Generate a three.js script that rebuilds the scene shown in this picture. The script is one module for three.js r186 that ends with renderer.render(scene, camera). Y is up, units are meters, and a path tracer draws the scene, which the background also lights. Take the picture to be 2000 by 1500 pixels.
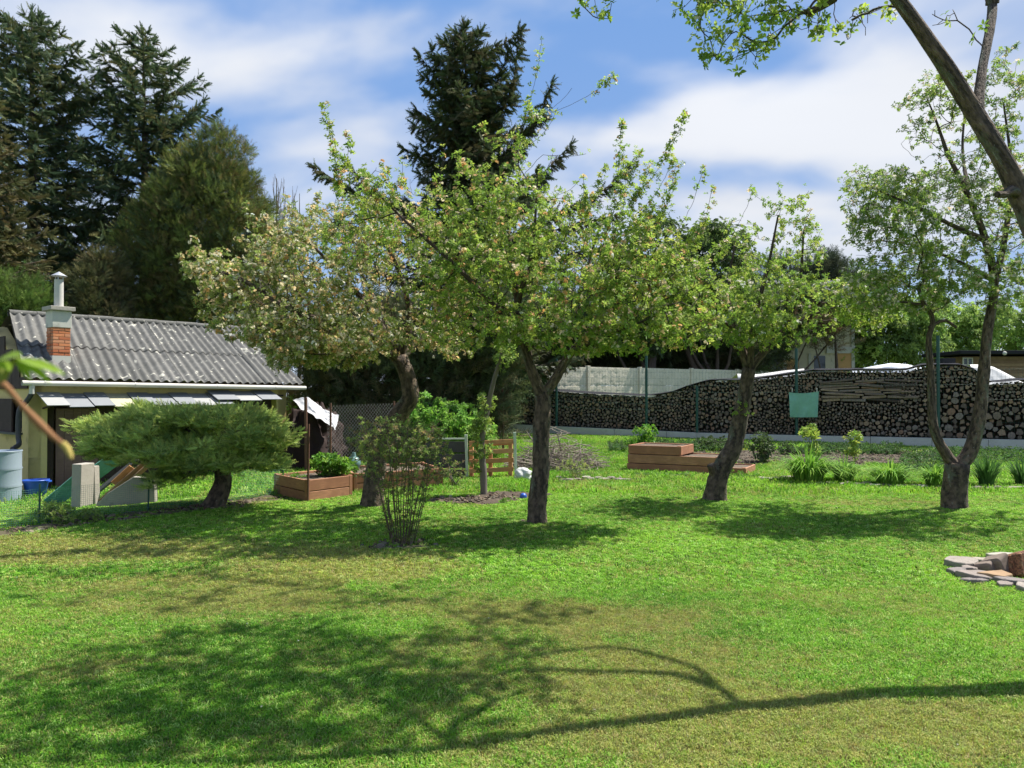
import * as THREE from 'three';
import { mergeGeometries } from 'three/addons/utils/BufferGeometryUtils.js';
import { RoundedBoxGeometry } from 'three/addons/geometries/RoundedBoxGeometry.js';

// ---------------------------------------------------------------- camera, sky, sun, exposure
const scene = new THREE.Scene();
const V3 = THREE.Vector3, EYE = 1.65, FOV = 53, F = 750 / Math.tan(THREE.MathUtils.degToRad(FOV / 2)), PITCH = Math.atan(20 / F);
const camera = new THREE.PerspectiveCamera(FOV, 4 / 3, 0.1, 1500);
camera.position.set(0, EYE, 0);
camera.rotation.x = PITCH;
camera.focus = 12; camera.userData.fStop = 5.6;
const renderer = new THREE.WebGLRenderer({ antialias: true });
renderer.toneMapping = THREE.LinearToneMapping;
renderer.toneMappingExposure = 1.95;
renderer.shadowMap.enabled = true;
const SUN = new V3(0.459, 0.848, -0.265).normalize();
const sun = new THREE.DirectionalLight(new THREE.Color(1, 0.955, 0.87), 5);
sun.position.copy(SUN).multiplyScalar(60);
sun.castShadow = true;
Object.assign(sun.shadow.camera, { left: -40, right: 40, top: 40, bottom: -40, near: 1, far: 160 });
sun.shadow.mapSize.set(4096, 4096);
scene.add(sun, sun.target);

// ---------------------------------------------------------------- random numbers and noise
let seed = 1;
const reseed = (s) => { seed = s >>> 0; };
const rnd = () => { seed = (seed + 0x6d2b79f5) >>> 0; let t = seed; t = Math.imul(t ^ (t >>> 15), t | 1); t ^= t + Math.imul(t ^ (t >>> 7), t | 61); return ((t ^ (t >>> 14)) >>> 0) / 4294967296; };
const rr = (a, b) => a + (b - a) * rnd();
const gauss = () => (rnd() + rnd() + rnd() + rnd() - 2) * 1.0;
const pick = (a) => a[Math.floor(rnd() * a.length)];
const clamp = (x, a = 0, b = 1) => Math.min(b, Math.max(a, x));
const smooth = (a, b, x) => { const t = clamp((x - a) / (b - a)); return t * t * (3 - 2 * t); };
const lerp = (a, b, t) => a + (b - a) * t;
const hash = (x, y, z) => { let h = Math.imul(x | 0, 374761393) ^ Math.imul(y | 0, 668265263) ^ Math.imul(z | 0, 2147483647 ^ 0x5bd1e995); h = Math.imul(h ^ (h >>> 13), 1274126177); h ^= h >>> 16; return (h >>> 0) / 4294967296; };
function noise(x, y = 0, z = 0) {
  const xi = Math.floor(x), yi = Math.floor(y), zi = Math.floor(z), xf = x - xi, yf = y - yi, zf = z - zi;
  const u = xf * xf * (3 - 2 * xf), v = yf * yf * (3 - 2 * yf), w = zf * zf * (3 - 2 * zf);
  const L = (a, b, t) => a + (b - a) * t;
  return L(L(L(hash(xi, yi, zi), hash(xi + 1, yi, zi), u), L(hash(xi, yi + 1, zi), hash(xi + 1, yi + 1, zi), u), v),
    L(L(hash(xi, yi, zi + 1), hash(xi + 1, yi, zi + 1), u), L(hash(xi, yi + 1, zi + 1), hash(xi + 1, yi + 1, zi + 1), u), v), w);
}
const fbm = (x, y, z = 0, n = 4) => { let s = 0, a = 0.5, t = 0; for (let i = 0; i < n; i++) { s += a * noise(x, y, z); t += a; x = x * 2.03 + 11.7; y = y * 2.03 + 5.3; z = z * 2.03 + 3.1; a *= 0.5; } return s / t; };

// ---------------------------------------------------------------- sky: air and thin streaky clouds
{
  const W = 2048, H = 1024, data = new Float32Array(W * H * 4);
  const azel = (px, py) => { const x = (px - 1000) / F, y = (750 - py) / F + PITCH; return [Math.atan2(x, 1), Math.atan2(y, Math.hypot(x, 1))]; };
  // [px, py, half width, half height, slope, strength]: banks of cloud (+) and clear lanes (-)
  const bank = [[200, 40, 330, 60, 0.05, 0.35], [430, 150, 190, 75, -0.25, 0.55], [760, 70, 330, 55, -0.1, 0.5], [600, 290, 140, 70, -0.3, 0.5], [760, 250, 120, 60, -0.2, 0.3], [1430, 225, 290, 85, 0.12, 0.95], [1740, 210, 220, 120, 0.1, 0.75], [1180, 250, 120, 40, 0.1, 0.4],
    [1300, 420, 260, 60, 0, 0.5], [1850, 380, 200, 90, 0, 0.7], [1600, 450, 250, 60, 0, 0.5], [1280, 130, 170, 28, 0.15, 0.35], [1250, 20, 200, 30, 0, 0.2], [90, 210, 240, 60, 0, 0.2],
    [400, 250, 150, 45, -0.35, -0.55], [780, 165, 150, 55, -0.15, -0.5], [1140, 175, 140, 50, 0.12, -0.95], [1260, 95, 190, 38, 0.2, -0.45], [1900, 60, 150, 50, 0.1, -0.25], [1400, 60, 160, 50, 0.1, -0.7], [1530, 120, 130, 32, 0.1, -0.75], [1530, 345, 190, 30, 0.05, -0.6], [560, 60, 110, 40, -0.1, -0.25], [530, 250, 100, 40, -0.3, -0.35], [1680, 30, 120, 40, 0, -0.3], [700, 330, 160, 40, 0, -0.3]]
    .map(([px, py, w, h, s, k]) => { const [a, e] = azel(px, py); return [a, e, w / F * Math.cos(a) ** 2, h / F, s, k]; });
  for (let j = 0; j < H; j++) for (let i = 0; i < W; i++) {
    const el = ((j + 0.5) / H - 0.5) * Math.PI, ph = ((i + 0.5) / W - 0.5) * 2 * Math.PI;
    const x = Math.cos(el) * Math.cos(ph), z = Math.cos(el) * Math.sin(ph), y = Math.max(0, Math.sin(el));
    const az = Math.atan2(x, -z), q = 1 / (y + 0.22), u = x * q, v = z * q;
    const wx = fbm(u * 1.3 + 3, v * 1.3, 7, 3) - 0.5, wz = fbm(u * 1.3, v * 1.3 + 9, 2, 3) - 0.5;
    let d = 0.30 + 1.9 * (fbm(u * 0.9 + wx * 1.2, v * 2.0 + wz * 1.2, 1, 5) - 0.5) + 0.6 * (fbm(u * 3.5 + v * 1.2 + wx * 2.5, v * 6 - u * 1.5 + wz * 2.5, 5, 5) - 0.5);
    let b = 0;
    for (const [a, e, w, h, s, k] of bank) { let da = az - a; const dx = da / w, dy = (el - e + s * da) / h, g = dx * dx + dy * dy; if (g < 9) b += k * Math.exp(-g); }
    const inside = Math.exp(-((az / 0.8) ** 4)) * Math.exp(-(((el - 0.22) / 0.45) ** 4));
    d = lerp(d, 0.42 + 0.85 * (d - 0.3) + b * 0.8 + 1.5 * (fbm((az * 6 + el * 5) + wx * 1.6 + 30, (el * 19 - az * 4) + wz * 1.6, 3, 6) - 0.5), inside);
    const c = 0.08 + 0.9 * smooth(-0.05, 1.38, d), t = Math.pow(y, 0.55);
    const lit = 0.93 + 0.2 * (fbm(u * 2 + 5, v * 3, 4, 3) - 0.5);
    const hz = Math.exp(-y * 7);
    const sky = [lerp(0.22, 0.095, t) + 0.42 * hz, lerp(0.44, 0.295, t) + 0.36 * hz, lerp(0.86, 0.74, t) + 0.12 * hz];
    const cl = [lit * 1.0, lit * 1.02, lit * 1.06], k = 0.50, o = (j * W + i) * 4;
    for (let n = 0; n < 3; n++) data[o + n] = k * lerp(sky[n], cl[n], c * 0.95);
    data[o + 3] = 1;
  }
  const t = new THREE.DataTexture(data, W, H, THREE.RGBAFormat, THREE.FloatType);
  t.mapping = THREE.EquirectangularReflectionMapping; t.magFilter = THREE.LinearFilter; t.minFilter = THREE.LinearFilter; t.needsUpdate = true;
  scene.background = t; scene.environment = t;
}

// ---------------------------------------------------------------- places: a pixel of the 2000 x 1500 photograph at a depth, or on the ground
const CP = Math.cos(PITCH), SP = Math.sin(PITCH);
function ray(px, py) { const x = (px - 1000) / F, y = (750 - py) / F; return new V3(x, y * CP + SP, y * SP - CP); }
function P(px, py, d) { const r = ray(px, py); return r.multiplyScalar(-d / r.z).add(camera.position); }
const FA = [-6.2, -9.36], FB = [-3.75, -12.45], FL = Math.hypot(FB[0] - FA[0], FB[1] - FA[1]), FU = [(FB[0] - FA[0]) / FL, (FB[1] - FA[1]) / FL];
function fenceSide(x, z) { return (x - FA[0]) * FU[1] - (z - FA[1]) * FU[0]; }    // metres beyond the low fence
function groundY(x, z) {
  const d = -z, s = fenceSide(x, z);
  let y = 0.22 * smooth(16, 27, d) * smooth(-8, 2, x) - 0.12 * smooth(0.1, 1.8, s) * smooth(20, 14, d) * smooth(-3.3, -4.7, x);
  y += 0.05 * (fbm(x * 0.25 + 40, z * 0.25, 0, 2) - 0.5);
  return y;
}
function G(px, py) {
  const r = ray(px, py); let t = 0, p = camera.position.clone();
  let lo = 0, hi = 80; const f = (k) => EYE + r.y * k - groundY(r.x * k, r.z * k);
  for (t = 1; t < 80; t += 0.5) if (f(t) < 0) { hi = t; lo = t - 0.5; break; }
  for (let i = 0; i < 24; i++) { const m = (lo + hi) / 2; if (f(m) < 0) hi = m; else lo = m; }
  return p.addScaledVector(r, hi);
}
const onGround = (x, z, up = 0) => new V3(x, groundY(x, z) + up, z);

// ---------------------------------------------------------------- textures
const lin = (c) => c <= 0.0031308 ? c * 12.92 : 1.055 * Math.pow(c, 1 / 2.4) - 0.055;
function tex(n, fn, color = true) {
  const a = new Uint8Array(n * n * 4);
  for (let j = 0; j < n; j++) for (let i = 0; i < n; i++) {
    const c = fn(i / n, j / n), o = (j * n + i) * 4;
    if (color) for (let k = 0; k < 3; k++) a[o + k] = clamp(lin(c[k])) * 255; else a[o] = a[o + 1] = a[o + 2] = clamp(c) * 255;
    a[o + 3] = 255;
  }
  const t = new THREE.DataTexture(a, n, n, THREE.RGBAFormat);
  t.wrapS = t.wrapT = THREE.RepeatWrapping; t.magFilter = THREE.LinearFilter; t.minFilter = THREE.LinearMipmapLinearFilter; t.generateMipmaps = true;
  if (color) t.colorSpace = THREE.SRGBColorSpace; t.needsUpdate = true; return t;
}
// noise that repeats over the unit square
const tn = (u, v, f, z = 0) => { const a = u * f, b = v * f; const w = (x, y) => noise(x, y, z); const fu = smooth(0, 1, u), fv = smooth(0, 1, v); return lerp(lerp(w(a, b), w(a - f, b), fu), lerp(w(a, b - f), w(a - f, b - f), fu), fv); };
const tf = (u, v, f, z = 0, n = 4) => { let s = 0, a = 0.5, t = 0; for (let i = 0; i < n; i++) { s += a * tn(u, v, f, z + i * 7); t += a; f *= 2; a *= 0.55; } return s / t; };
const mixc = (a, b, t) => [lerp(a[0], b[0], t), lerp(a[1], b[1], t), lerp(a[2], b[2], t)];
const rep = (t, x, y = x) => { const c = t.clone(); c.repeat.set(x, y); c.needsUpdate = true; return c; };
const T = {};
T.bark = tex(256, (u, v) => { const n = tf(u, v, 9, 1), m = tf(u, v, 5, 30), l = tf(u, v, 14, 60); let c = mixc([0.03, 0.021, 0.015], [0.15, 0.105, 0.072], smooth(0.32, 0.72, n)); c = mixc(c, [0.12, 0.125, 0.085], 0.7 * smooth(0.56, 0.72, m)); return mixc(c, [0.26, 0.26, 0.22], 0.7 * smooth(0.66, 0.74, l)); });
T.barkBump = tex(256, (u, v) => clamp(tf(u, v, 9, 1) * 0.75 + tn(u, v, 40, 3) * 0.25), false);
T.wood = tex(256, (u, v) => { const g = tf(u * 0.25 + 0.02 * tn(u, v, 3), v, 40, 2, 3), m = tf(u, v, 4, 8); return mixc(mixc([0.42, 0.42, 0.42], [1.05, 1.05, 1.05], g), [0.55, 0.53, 0.5], 0.75 * smooth(0.35, 0.75, m)); });
T.plaster = tex(256, (u, v) => { const m = tf(u, v, 4, 2), n = tf(u, v, 40, 4, 2); const k = (0.78 + 0.2 * m + 0.1 * (n - 0.5)) * (1 - 0.3 * smooth(0.55, 0.75, tf(u, v, 6, 21))); return [k, k, k * lerp(1, 0.9, m)]; });
T.roof = tex(512, (u, v) => { const n = tf(u, v, 8, 1), m = tf(u, v, 60, 4, 3), l = tf(u, v, 45, 9, 2), k = tf(u, v, 3, 17); let c = mixc([0.042, 0.042, 0.038], [0.19, 0.185, 0.17], clamp(0.7 * n + 0.8 * m - 0.25)); c = mixc(c, [0.075, 0.075, 0.065], 0.65 * smooth(0.5, 0.7, k)); return mixc(c, [0.5, 0.48, 0.40], 0.9 * smooth(0.68, 0.76, l)); });
T.concrete = tex(256, (u, v) => { const m = tf(u, v, 5, 2), n = tf(u, v, 50, 4, 3), s = tf(u, v, 12, 11); let c = mixc([0.62, 0.6, 0.55], [1, 1, 0.97], 0.6 * m + 0.4 * n); return mixc(c, [0.42, 0.4, 0.34], 0.5 * smooth(0.6, 0.75, s)); });
T.grain = tex(256, (u, v) => clamp(0.5 * tf(u, v, 30, 3) + 0.5 * tf(u, v, 8, 5)), false);
T.soil = tex(256, (u, v) => { const n = tf(u, v, 20, 1), m = tf(u, v, 60, 3, 2); return mixc([0.045, 0.032, 0.022], [0.19, 0.145, 0.10], clamp(n * 0.7 + m * 0.4 - 0.1)); });
T.lawn = tex(512, (u, v) => { const n = tf(u, v, 24, 1), m = tf(u, v, 90, 3, 3); return mixc([0.55, 0.55, 0.5], [1.0, 1.0, 0.95], clamp(0.5 * n + 0.65 * m - 0.05)); });
T.mottle = tex(128, (u, v) => { const n = tf(u, v, 8, 1), m = tf(u, v, 24, 3); const k = 0.75 + 0.35 * (n * 0.5 + m * 0.5); return [k, k, k]; });

// ---------------------------------------------------------------- materials (linear base colours)
const col = (r, g, b) => new THREE.Color().setRGB(r, g, b);
const std = (c, o = {}) => new THREE.MeshStandardMaterial({ color: col(...c), roughness: 0.85, side: THREE.DoubleSide, ...o });
const leafMat = (c, tr = 0.42, o = {}) => new THREE.MeshPhysicalMaterial({ color: col(...c), roughness: 0.95, specularIntensity: 0.25, transmission: tr, thickness: 0, side: THREE.DoubleSide, ...o });
const M = {
  bark: std([1, 1, 1], { map: rep(T.bark, 2, 1.7), bumpMap: rep(T.barkBump, 2, 1.7), bumpScale: 0.03, roughness: 0.95 }),
  twig: std([0.06, 0.045, 0.034], { roughness: 0.9 }), twigGrey: std([0.16, 0.135, 0.11]), stem: std([0.10, 0.075, 0.05]), conBark: std([0.09, 0.065, 0.05]),
  apple: leafMat([1, 1, 1], 0.54, { clearcoat: 0.5, clearcoatRoughness: 0.4 }), juniper: leafMat([1, 1, 1], 0.52), blossom: leafMat([1, 1, 1], 0.45), grass: leafMat([1, 1, 1], 0.42, { clearcoat: 0.08, clearcoatRoughness: 0.5 }), needle: leafMat([1, 1, 1], 0.25), shrub: leafMat([1, 1, 1], 0.52, { clearcoat: 0.3, clearcoatRoughness: 0.4 }),
  yellow: std([0.64, 0.50, 0.22], { map: T.plaster, bumpMap: T.grain, bumpScale: 0.004 }), white: std([0.58, 0.57, 0.53], { map: T.plaster }),
  plinth: std([0.60, 0.60, 0.57], { map: rep(T.concrete, 0.6), bumpMap: T.grain, bumpScale: 0.004 }), concrete: std([0.42, 0.39, 0.35], { map: rep(T.concrete, 0.9), bumpMap: T.grain, bumpScale: 0.006 }),
  fencePanel: std([0.78, 0.72, 0.60], { map: rep(T.concrete, 0.7), bumpMap: rep(T.grain, 2), bumpScale: 0.02 }),
  roof: std([1, 1, 1], { map: rep(T.roof, 0.55), roughness: 0.9 }), gutter: std([0.52, 0.50, 0.44], { roughness: 0.5 }), darkBrown: std([0.075, 0.045, 0.036], { map: T.wood }), doorBrown: std([0.29, 0.17, 0.15], { map: T.wood }), black: std([0.03, 0.03, 0.033], { roughness: 0.5 }),
  slateA: std([0.22, 0.23, 0.24], { map: T.mottle }), slateB: std([0.33, 0.33, 0.32], { map: T.mottle }), slateC: std([0.46, 0.43, 0.29], { map: T.mottle }), slateEdge: std([0.1, 0.1, 0.1]),
  brick: [[0.56, 0.19, 0.075], [0.64, 0.24, 0.10], [0.48, 0.15, 0.06], [0.6, 0.26, 0.13]].map((c) => std(c, { map: T.mottle, bumpMap: T.grain, bumpScale: 0.003 })), mortar: std([0.30, 0.26, 0.22], { map: T.concrete }),
  pipe: std([0.55, 0.53, 0.48], { roughness: 0.7, map: T.mottle }), zinc: std([0.5, 0.51, 0.53], { metalness: 0.6, roughness: 0.45 }),
  plank: [[0.50, 0.225, 0.115], [0.54, 0.255, 0.135], [0.45, 0.195, 0.10]].map((c) => std(c, { map: rep(T.wood, 1.1), roughness: 0.75 })), pallet: [[0.74, 0.36, 0.15], [0.80, 0.42, 0.19], [0.66, 0.30, 0.12]].map((c) => std(c, { map: rep(T.wood, 1.1) })),
  boardWood: std([0.44, 0.28, 0.15], { map: rep(T.wood, 1.1) }), paleGreen: std([0.50, 0.56, 0.44], { map: T.mottle }), greyBoard: std([0.085, 0.09, 0.085], { map: rep(T.wood, 1) }),
  turq: std([0.15, 0.44, 0.34], { map: rep(T.wood, 1) }), greenWire: std([0.10, 0.26, 0.21], { roughness: 0.5 }), greenPost: std([0.018, 0.075, 0.055], { roughness: 0.5 }), greyWire: std([0.30, 0.29, 0.27], { roughness: 0.5, metalness: 0.3 }), rust: std([0.13, 0.06, 0.035]),
  barrel: std([0.30, 0.36, 0.42], { roughness: 0.45, map: T.mottle }), blue: std([0.02, 0.085, 0.42], { roughness: 0.4 }), tarp: std([0.46, 0.46, 0.46], { roughness: 0.6, map: T.mottle }), tarpBlue: std([0.42, 0.46, 0.52], { roughness: 0.45, map: T.mottle }), sack: std([0.5, 0.5, 0.49]),
  cloth: std([0.22, 0.46, 0.34], { map: T.mottle, roughness: 0.95 }), soil: std([1, 1, 1], { map: rep(T.soil, 0.9), bumpMap: rep(T.grain, 1.5), bumpScale: 0.05, roughness: 1 }),
  logEnd: [[0.42, 0.31, 0.21], [0.33, 0.255, 0.185], [0.52, 0.38, 0.24], [0.27, 0.21, 0.16], [0.43, 0.27, 0.17], [0.38, 0.32, 0.26], [0.22, 0.165, 0.125]].map((c) => std(c, { map: rep(T.wood, 2), roughness: 0.95 })), logBark: std([0.075, 0.055, 0.04], { map: T.mottle, roughness: 1 }),
  stone: [[0.27, 0.225, 0.205], [0.32, 0.28, 0.25], [0.22, 0.19, 0.185], [0.36, 0.32, 0.26]].map((c) => std(c, { map: rep(T.concrete, 1.5), bumpMap: rep(T.grain, 3), bumpScale: 0.02 })), palestone: std([0.42, 0.39, 0.33], { map: rep(T.concrete, 1.5) }), burnt: std([2.2, 1.3, 0.9], { map: rep(T.bark, 2), bumpMap: rep(T.barkBump, 2), bumpScale: 0.02 }), greyLog: std([0.27, 0.205, 0.165], { map: rep(T.wood, 2) }),
  houseWall: std([0.62, 0.56, 0.45], { map: T.plaster }), orange: std([0.6, 0.36, 0.16], { map: T.plaster }), glass: new THREE.MeshPhysicalMaterial({ color: col(0.05, 0.06, 0.07), roughness: 0.08, metalness: 0 }), roofTile: std([0.10, 0.10, 0.11], { roughness: 0.9, map: T.mottle }), roofGlaze: std([0.30, 0.33, 0.38], { roughness: 0.3, metalness: 0.4 }), cladding: [[0.34, 0.22, 0.13], [0.39, 0.26, 0.15], [0.30, 0.19, 0.115]].map((c) => std(c, { map: rep(T.wood, 1) })), felt: new THREE.MeshPhysicalMaterial({ color: col(0.03, 0.03, 0.034), roughness: 1, specularIntensity: 0.1, side: THREE.DoubleSide }), redHeap: std([0.16, 0.05, 0.03], { map: rep(T.soil, 2) }),
};

// ---------------------------------------------------------------- objects: naming, tagging
const used = new Map();
function numbered(n) { const k = used.get(n) || 0; used.set(n, k + 1); return k ? n + '_' + String(k).padStart(3, '0') : n; }
function shade(o) { o.traverse((m) => { if (m.isMesh) { m.castShadow = true; m.receiveShadow = true; } }); return o; }
function tag(o, label, category, group, kind) { if (label) o.userData.label = label; if (category) o.userData.category = category; if (group) o.userData.group = group; if (kind) o.userData.kind = kind; return o; }
function thing(name, label, category, pos, turn = 0, group) { const o = new THREE.Group(); o.name = numbered(name); if (pos) o.position.copy(pos); o.rotation.y = turn; tag(o, label, category, group); scene.add(o); return o; }
function mesh(name, geo, mat, parent = scene, kind) { const m = new THREE.Mesh(geo, mat); m.name = parent === scene ? numbered(name) : name; m.castShadow = m.receiveShadow = true; if (kind) m.userData.kind = kind; parent.add(m); return m; }
function partGroup(name, parent) { const g = new THREE.Group(); g.name = name; parent.add(g); return g; }
const X = (g, x = 0, y = 0, z = 0, rx = 0, ry = 0, rz = 0, s = 1) => { g.applyMatrix4(new THREE.Matrix4().compose(new V3(x, y, z), new THREE.Quaternion().setFromEuler(new THREE.Euler(rx, ry, rz)), new V3(s, s, s))); return g; };
function box(w, h, d, x = 0, y = 0, z = 0, bevel = 0) {
  const g = bevel ? new RoundedBoxGeometry(w, h, d, 1, bevel) : new THREE.BoxGeometry(w, h, d);
  const p = g.attributes.position, n = g.attributes.normal, uv = g.attributes.uv, o = rnd() * 7;
  for (let i = 0; i < p.count; i++) { const ax = Math.abs(n.getX(i)), ay = Math.abs(n.getY(i)), az = Math.abs(n.getZ(i)); if (ax > ay && ax > az) uv.setXY(i, p.getZ(i) + o, p.getY(i) + o); else if (ay > az) uv.setXY(i, p.getX(i) + o, p.getZ(i) + o); else uv.setXY(i, p.getX(i) + o, p.getY(i) + o); }
  g.translate(x, y, z); return g;
}
// triangles by hand
class MB {
  constructor() { this.p = []; this.u = []; this.i = []; this.n = []; }
  v(p, u = 0, w = 0) { this.p.push(p.x, p.y, p.z); this.u.push(u, w); return this.p.length / 3 - 1; }
  quad(a, b, c, d, s = 1) { const l = a.distanceTo(b) * s, h = a.distanceTo(d) * s; const i = [this.v(a, 0, 0), this.v(b, l, 0), this.v(c, l, h), this.v(d, 0, h)]; this.i.push(i[0], i[1], i[2], i[0], i[2], i[3]); }
  // tube along points with radii; sides n
  tube(pts, rad, n = 6, cap = true) {
    let N = new V3(1, 0, 0); const T = new V3(), B = new V3(); let prev = -1, len = 0;
    for (let k = 0; k < pts.length; k++) {
      T.subVectors(pts[Math.min(k + 1, pts.length - 1)], pts[Math.max(k - 1, 0)]).normalize();
      if (k === 0) { N.set(1, 0, 0); if (Math.abs(T.x) > 0.8) N.set(0, 0, 1); }
      N.addScaledVector(T, -N.dot(T)).normalize(); B.crossVectors(T, N);
      if (k) len += pts[k].distanceTo(pts[k - 1]);
      const start = this.p.length / 3;
      for (let j = 0; j <= n; j++) { const a = j / n * 2 * Math.PI, c = Math.cos(a), s = Math.sin(a), r = typeof rad[k] === 'function' ? rad[k](a) : rad[k]; this.v(new V3(pts[k].x + (N.x * c + B.x * s) * r, pts[k].y + (N.y * c + B.y * s) * r, pts[k].z + (N.z * c + B.z * s) * r), j / n, len); this.n.push(N.x * c + B.x * s, N.y * c + B.y * s, N.z * c + B.z * s); }
      if (prev >= 0) for (let j = 0; j < n; j++) this.i.push(prev + j, prev + j + 1, start + j, prev + j + 1, start + j + 1, start + j);
      prev = start;
    }
    if (cap) { for (const [k, st] of [[0, 0], [pts.length - 1, prev]]) { if (k === 0) continue; const c = this.v(pts[k], 0.5, len); this.n.push(T.x, T.y, T.z); for (let j = 0; j < n; j++) this.i.push(st + j, st + j + 1, c); } }
  }
  geo(smoothN = false) {
    const g = new THREE.BufferGeometry(); g.setAttribute('position', new THREE.Float32BufferAttribute(this.p, 3)); g.setAttribute('uv', new THREE.Float32BufferAttribute(this.u, 2)); g.setIndex(this.i);
    if (this.n.length === this.p.length && !smoothN) g.setAttribute('normal', new THREE.Float32BufferAttribute(this.n, 3)); else g.computeVertexNormals(); return g;
  }
}
function curve(pts, step = 0.1) { const c = new THREE.CatmullRomCurve3(pts, false, 'centripetal'); return c.getSpacedPoints(Math.max(2, Math.round(c.getLength() / step))); }
// many copies of one small shape: a crown, a lawn
class Inst {
  constructor() { this.m = []; this.c = []; this.M = new THREE.Matrix4(); this.y = new V3(); this.x = new V3(); this.z = new V3(); }
  add(p, dir, roll, s, c, sx = 1, sy = 1) {
    const y = this.y.copy(dir).normalize(), x = this.x.set(-y.z, 0, y.x); if (x.lengthSq() < 1e-4) x.set(1, 0, 0); x.normalize();
    const z = this.z.crossVectors(x, y); const a = Math.cos(roll), b = Math.sin(roll);
    const X2 = [x.x * a + z.x * b, x.y * a + z.y * b, x.z * a + z.z * b], Z2 = [z.x * a - x.x * b, z.y * a - x.y * b, z.z * a - x.z * b];
    this.m.push(X2[0] * s * sx, X2[1] * s * sx, X2[2] * s * sx, 0, y.x * s * sy, y.y * s * sy, y.z * s * sy, 0, Z2[0] * s * sx, Z2[1] * s * sx, Z2[2] * s * sx, 0, p.x, p.y, p.z, 1);
    this.c.push(c[0], c[1], c[2]);
  }
  build(name, geo, mat, parent = scene) {
    const n = this.m.length / 16, o = new THREE.InstancedMesh(geo, mat, n);
    o.instanceMatrix.array.set(this.m); o.instanceColor = new THREE.InstancedBufferAttribute(new Float32Array(this.c), 3);
    o.name = parent === scene ? numbered(name) : name; o.userData.kind = 'stuff'; o.castShadow = o.receiveShadow = true; parent.add(o); return o;
  }
}
const vary = (c, k = 0.2) => { const s = 1 + (rnd() - 0.5) * 2 * k, t = 1 + (rnd() - 0.5) * k; return [c[0] * s * t, c[1] * s, c[2] * s / t]; };

// ---------------------------------------------------------------- small plant shapes
function triGeo(list) { const p = []; for (const t of list) for (const v of t) p.push(v[0], v[1], v[2]); const g = new THREE.BufferGeometry(); g.setAttribute('position', new THREE.Float32BufferAttribute(p, 3)); g.setAttribute('uv', new THREE.Float32BufferAttribute(new Float32Array(p.length / 3 * 2), 2)); g.computeVertexNormals(); return g; }
// a folded leaf from base along direction d, blade normal n
function leafTris(b, d, n, L, W, fold = 0.35, bend = 0.2, fine = false) {
  d = d.clone().normalize(); const s = new V3().crossVectors(d, n).normalize(); const up = new V3().crossVectors(s, d).normalize();
  const at = (t, w) => { const p = b.clone().addScaledVector(d, L * t).addScaledVector(s, W * w).addScaledVector(up, Math.abs(w) * W * fold - bend * L * t * t); return [p.x, p.y, p.z]; };
  if (!fine) return [[at(0, 0), at(0.5, 0.5), at(1, 0)], [at(0, 0), at(1, 0), at(0.5, -0.5)]];
  const o = []; const pr = [[0, 0], [0.2, 0.32], [0.45, 0.5], [0.75, 0.34], [1, 0]];
  for (let i = 0; i < 4; i++) for (const k of [1, -1]) { const [t0, w0] = pr[i], [t1, w1] = pr[i + 1]; o.push([at(t0, 0), at(t0, w0 * k), at(t1, w1 * k)], [at(t0, 0), at(t1, w1 * k), at(t1, 0)]); }
  return o;
}
function rosette(n, L, W, spread, fine) { const o = []; for (let i = 0; i < n; i++) { const a = i / n * 6.283 + rr(-0.4, 0.4), e = rr(0.1, spread); const d = new V3(Math.cos(a) * Math.cos(e), Math.sin(e), Math.sin(a) * Math.cos(e)); o.push(...leafTris(new V3(0, rr(-0.4, 0.4) * L, 0).addScaledVector(d, L * 0.12), d, new V3(rr(-0.3, 0.3), 1, rr(-0.3, 0.3)), L * rr(0.7, 1.15), W * rr(0.8, 1.1), 0.4, rr(0, 0.35), fine)); } return triGeo(o); }
function flowers(n, R) { const o = []; for (let i = 0; i < n; i++) { const c = new V3(gauss() * R * 1.4, rr(0, R * 1.3), gauss() * R * 1.4), ax = new V3(c.x, R * 1.2, c.z).normalize(), t = new V3(1, 0.2, 0.3).cross(ax).normalize(), s = new V3().crossVectors(ax, t); for (let k = 0; k < 5; k++) { const a = k / 5 * 6.283, d = t.clone().multiplyScalar(Math.cos(a)).addScaledVector(s, Math.sin(a)).addScaledVector(ax, 0.35); o.push(...leafTris(c, d, ax, R, R * 0.85, 0.2, -0.1)); } } return triGeo(o); }
function sprayGeo(n, len, wid, ang, droop = 0, flat = 0.25) { // needled branchlet along +y, unit long
  const o = []; for (let i = 0; i < n; i++) { const t = (i + 0.5) / n, s = i % 2 ? 1 : -1, L = len * (1 - 0.55 * t) * rr(0.8, 1.15), a = ang * rr(0.8, 1.15); const b = [0, t, -droop * t * t], dx = s * Math.sin(a), dy = Math.cos(a), dz = rr(-flat, flat) - droop * 0.7; const w = wid / 2; o.push([[b[0] - w * dy, b[1] + w * dx * 1, b[2]], [b[0] + w * dy, b[1] - w * dx, b[2]], [dx * L, b[1] + dy * L, b[2] + dz * L]]); }
  o.push([[-wid / 3, 0, 0], [wid / 3, 0, 0], [0, 1.05, -droop]]); return triGeo(o);
}
reseed(77);
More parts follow.
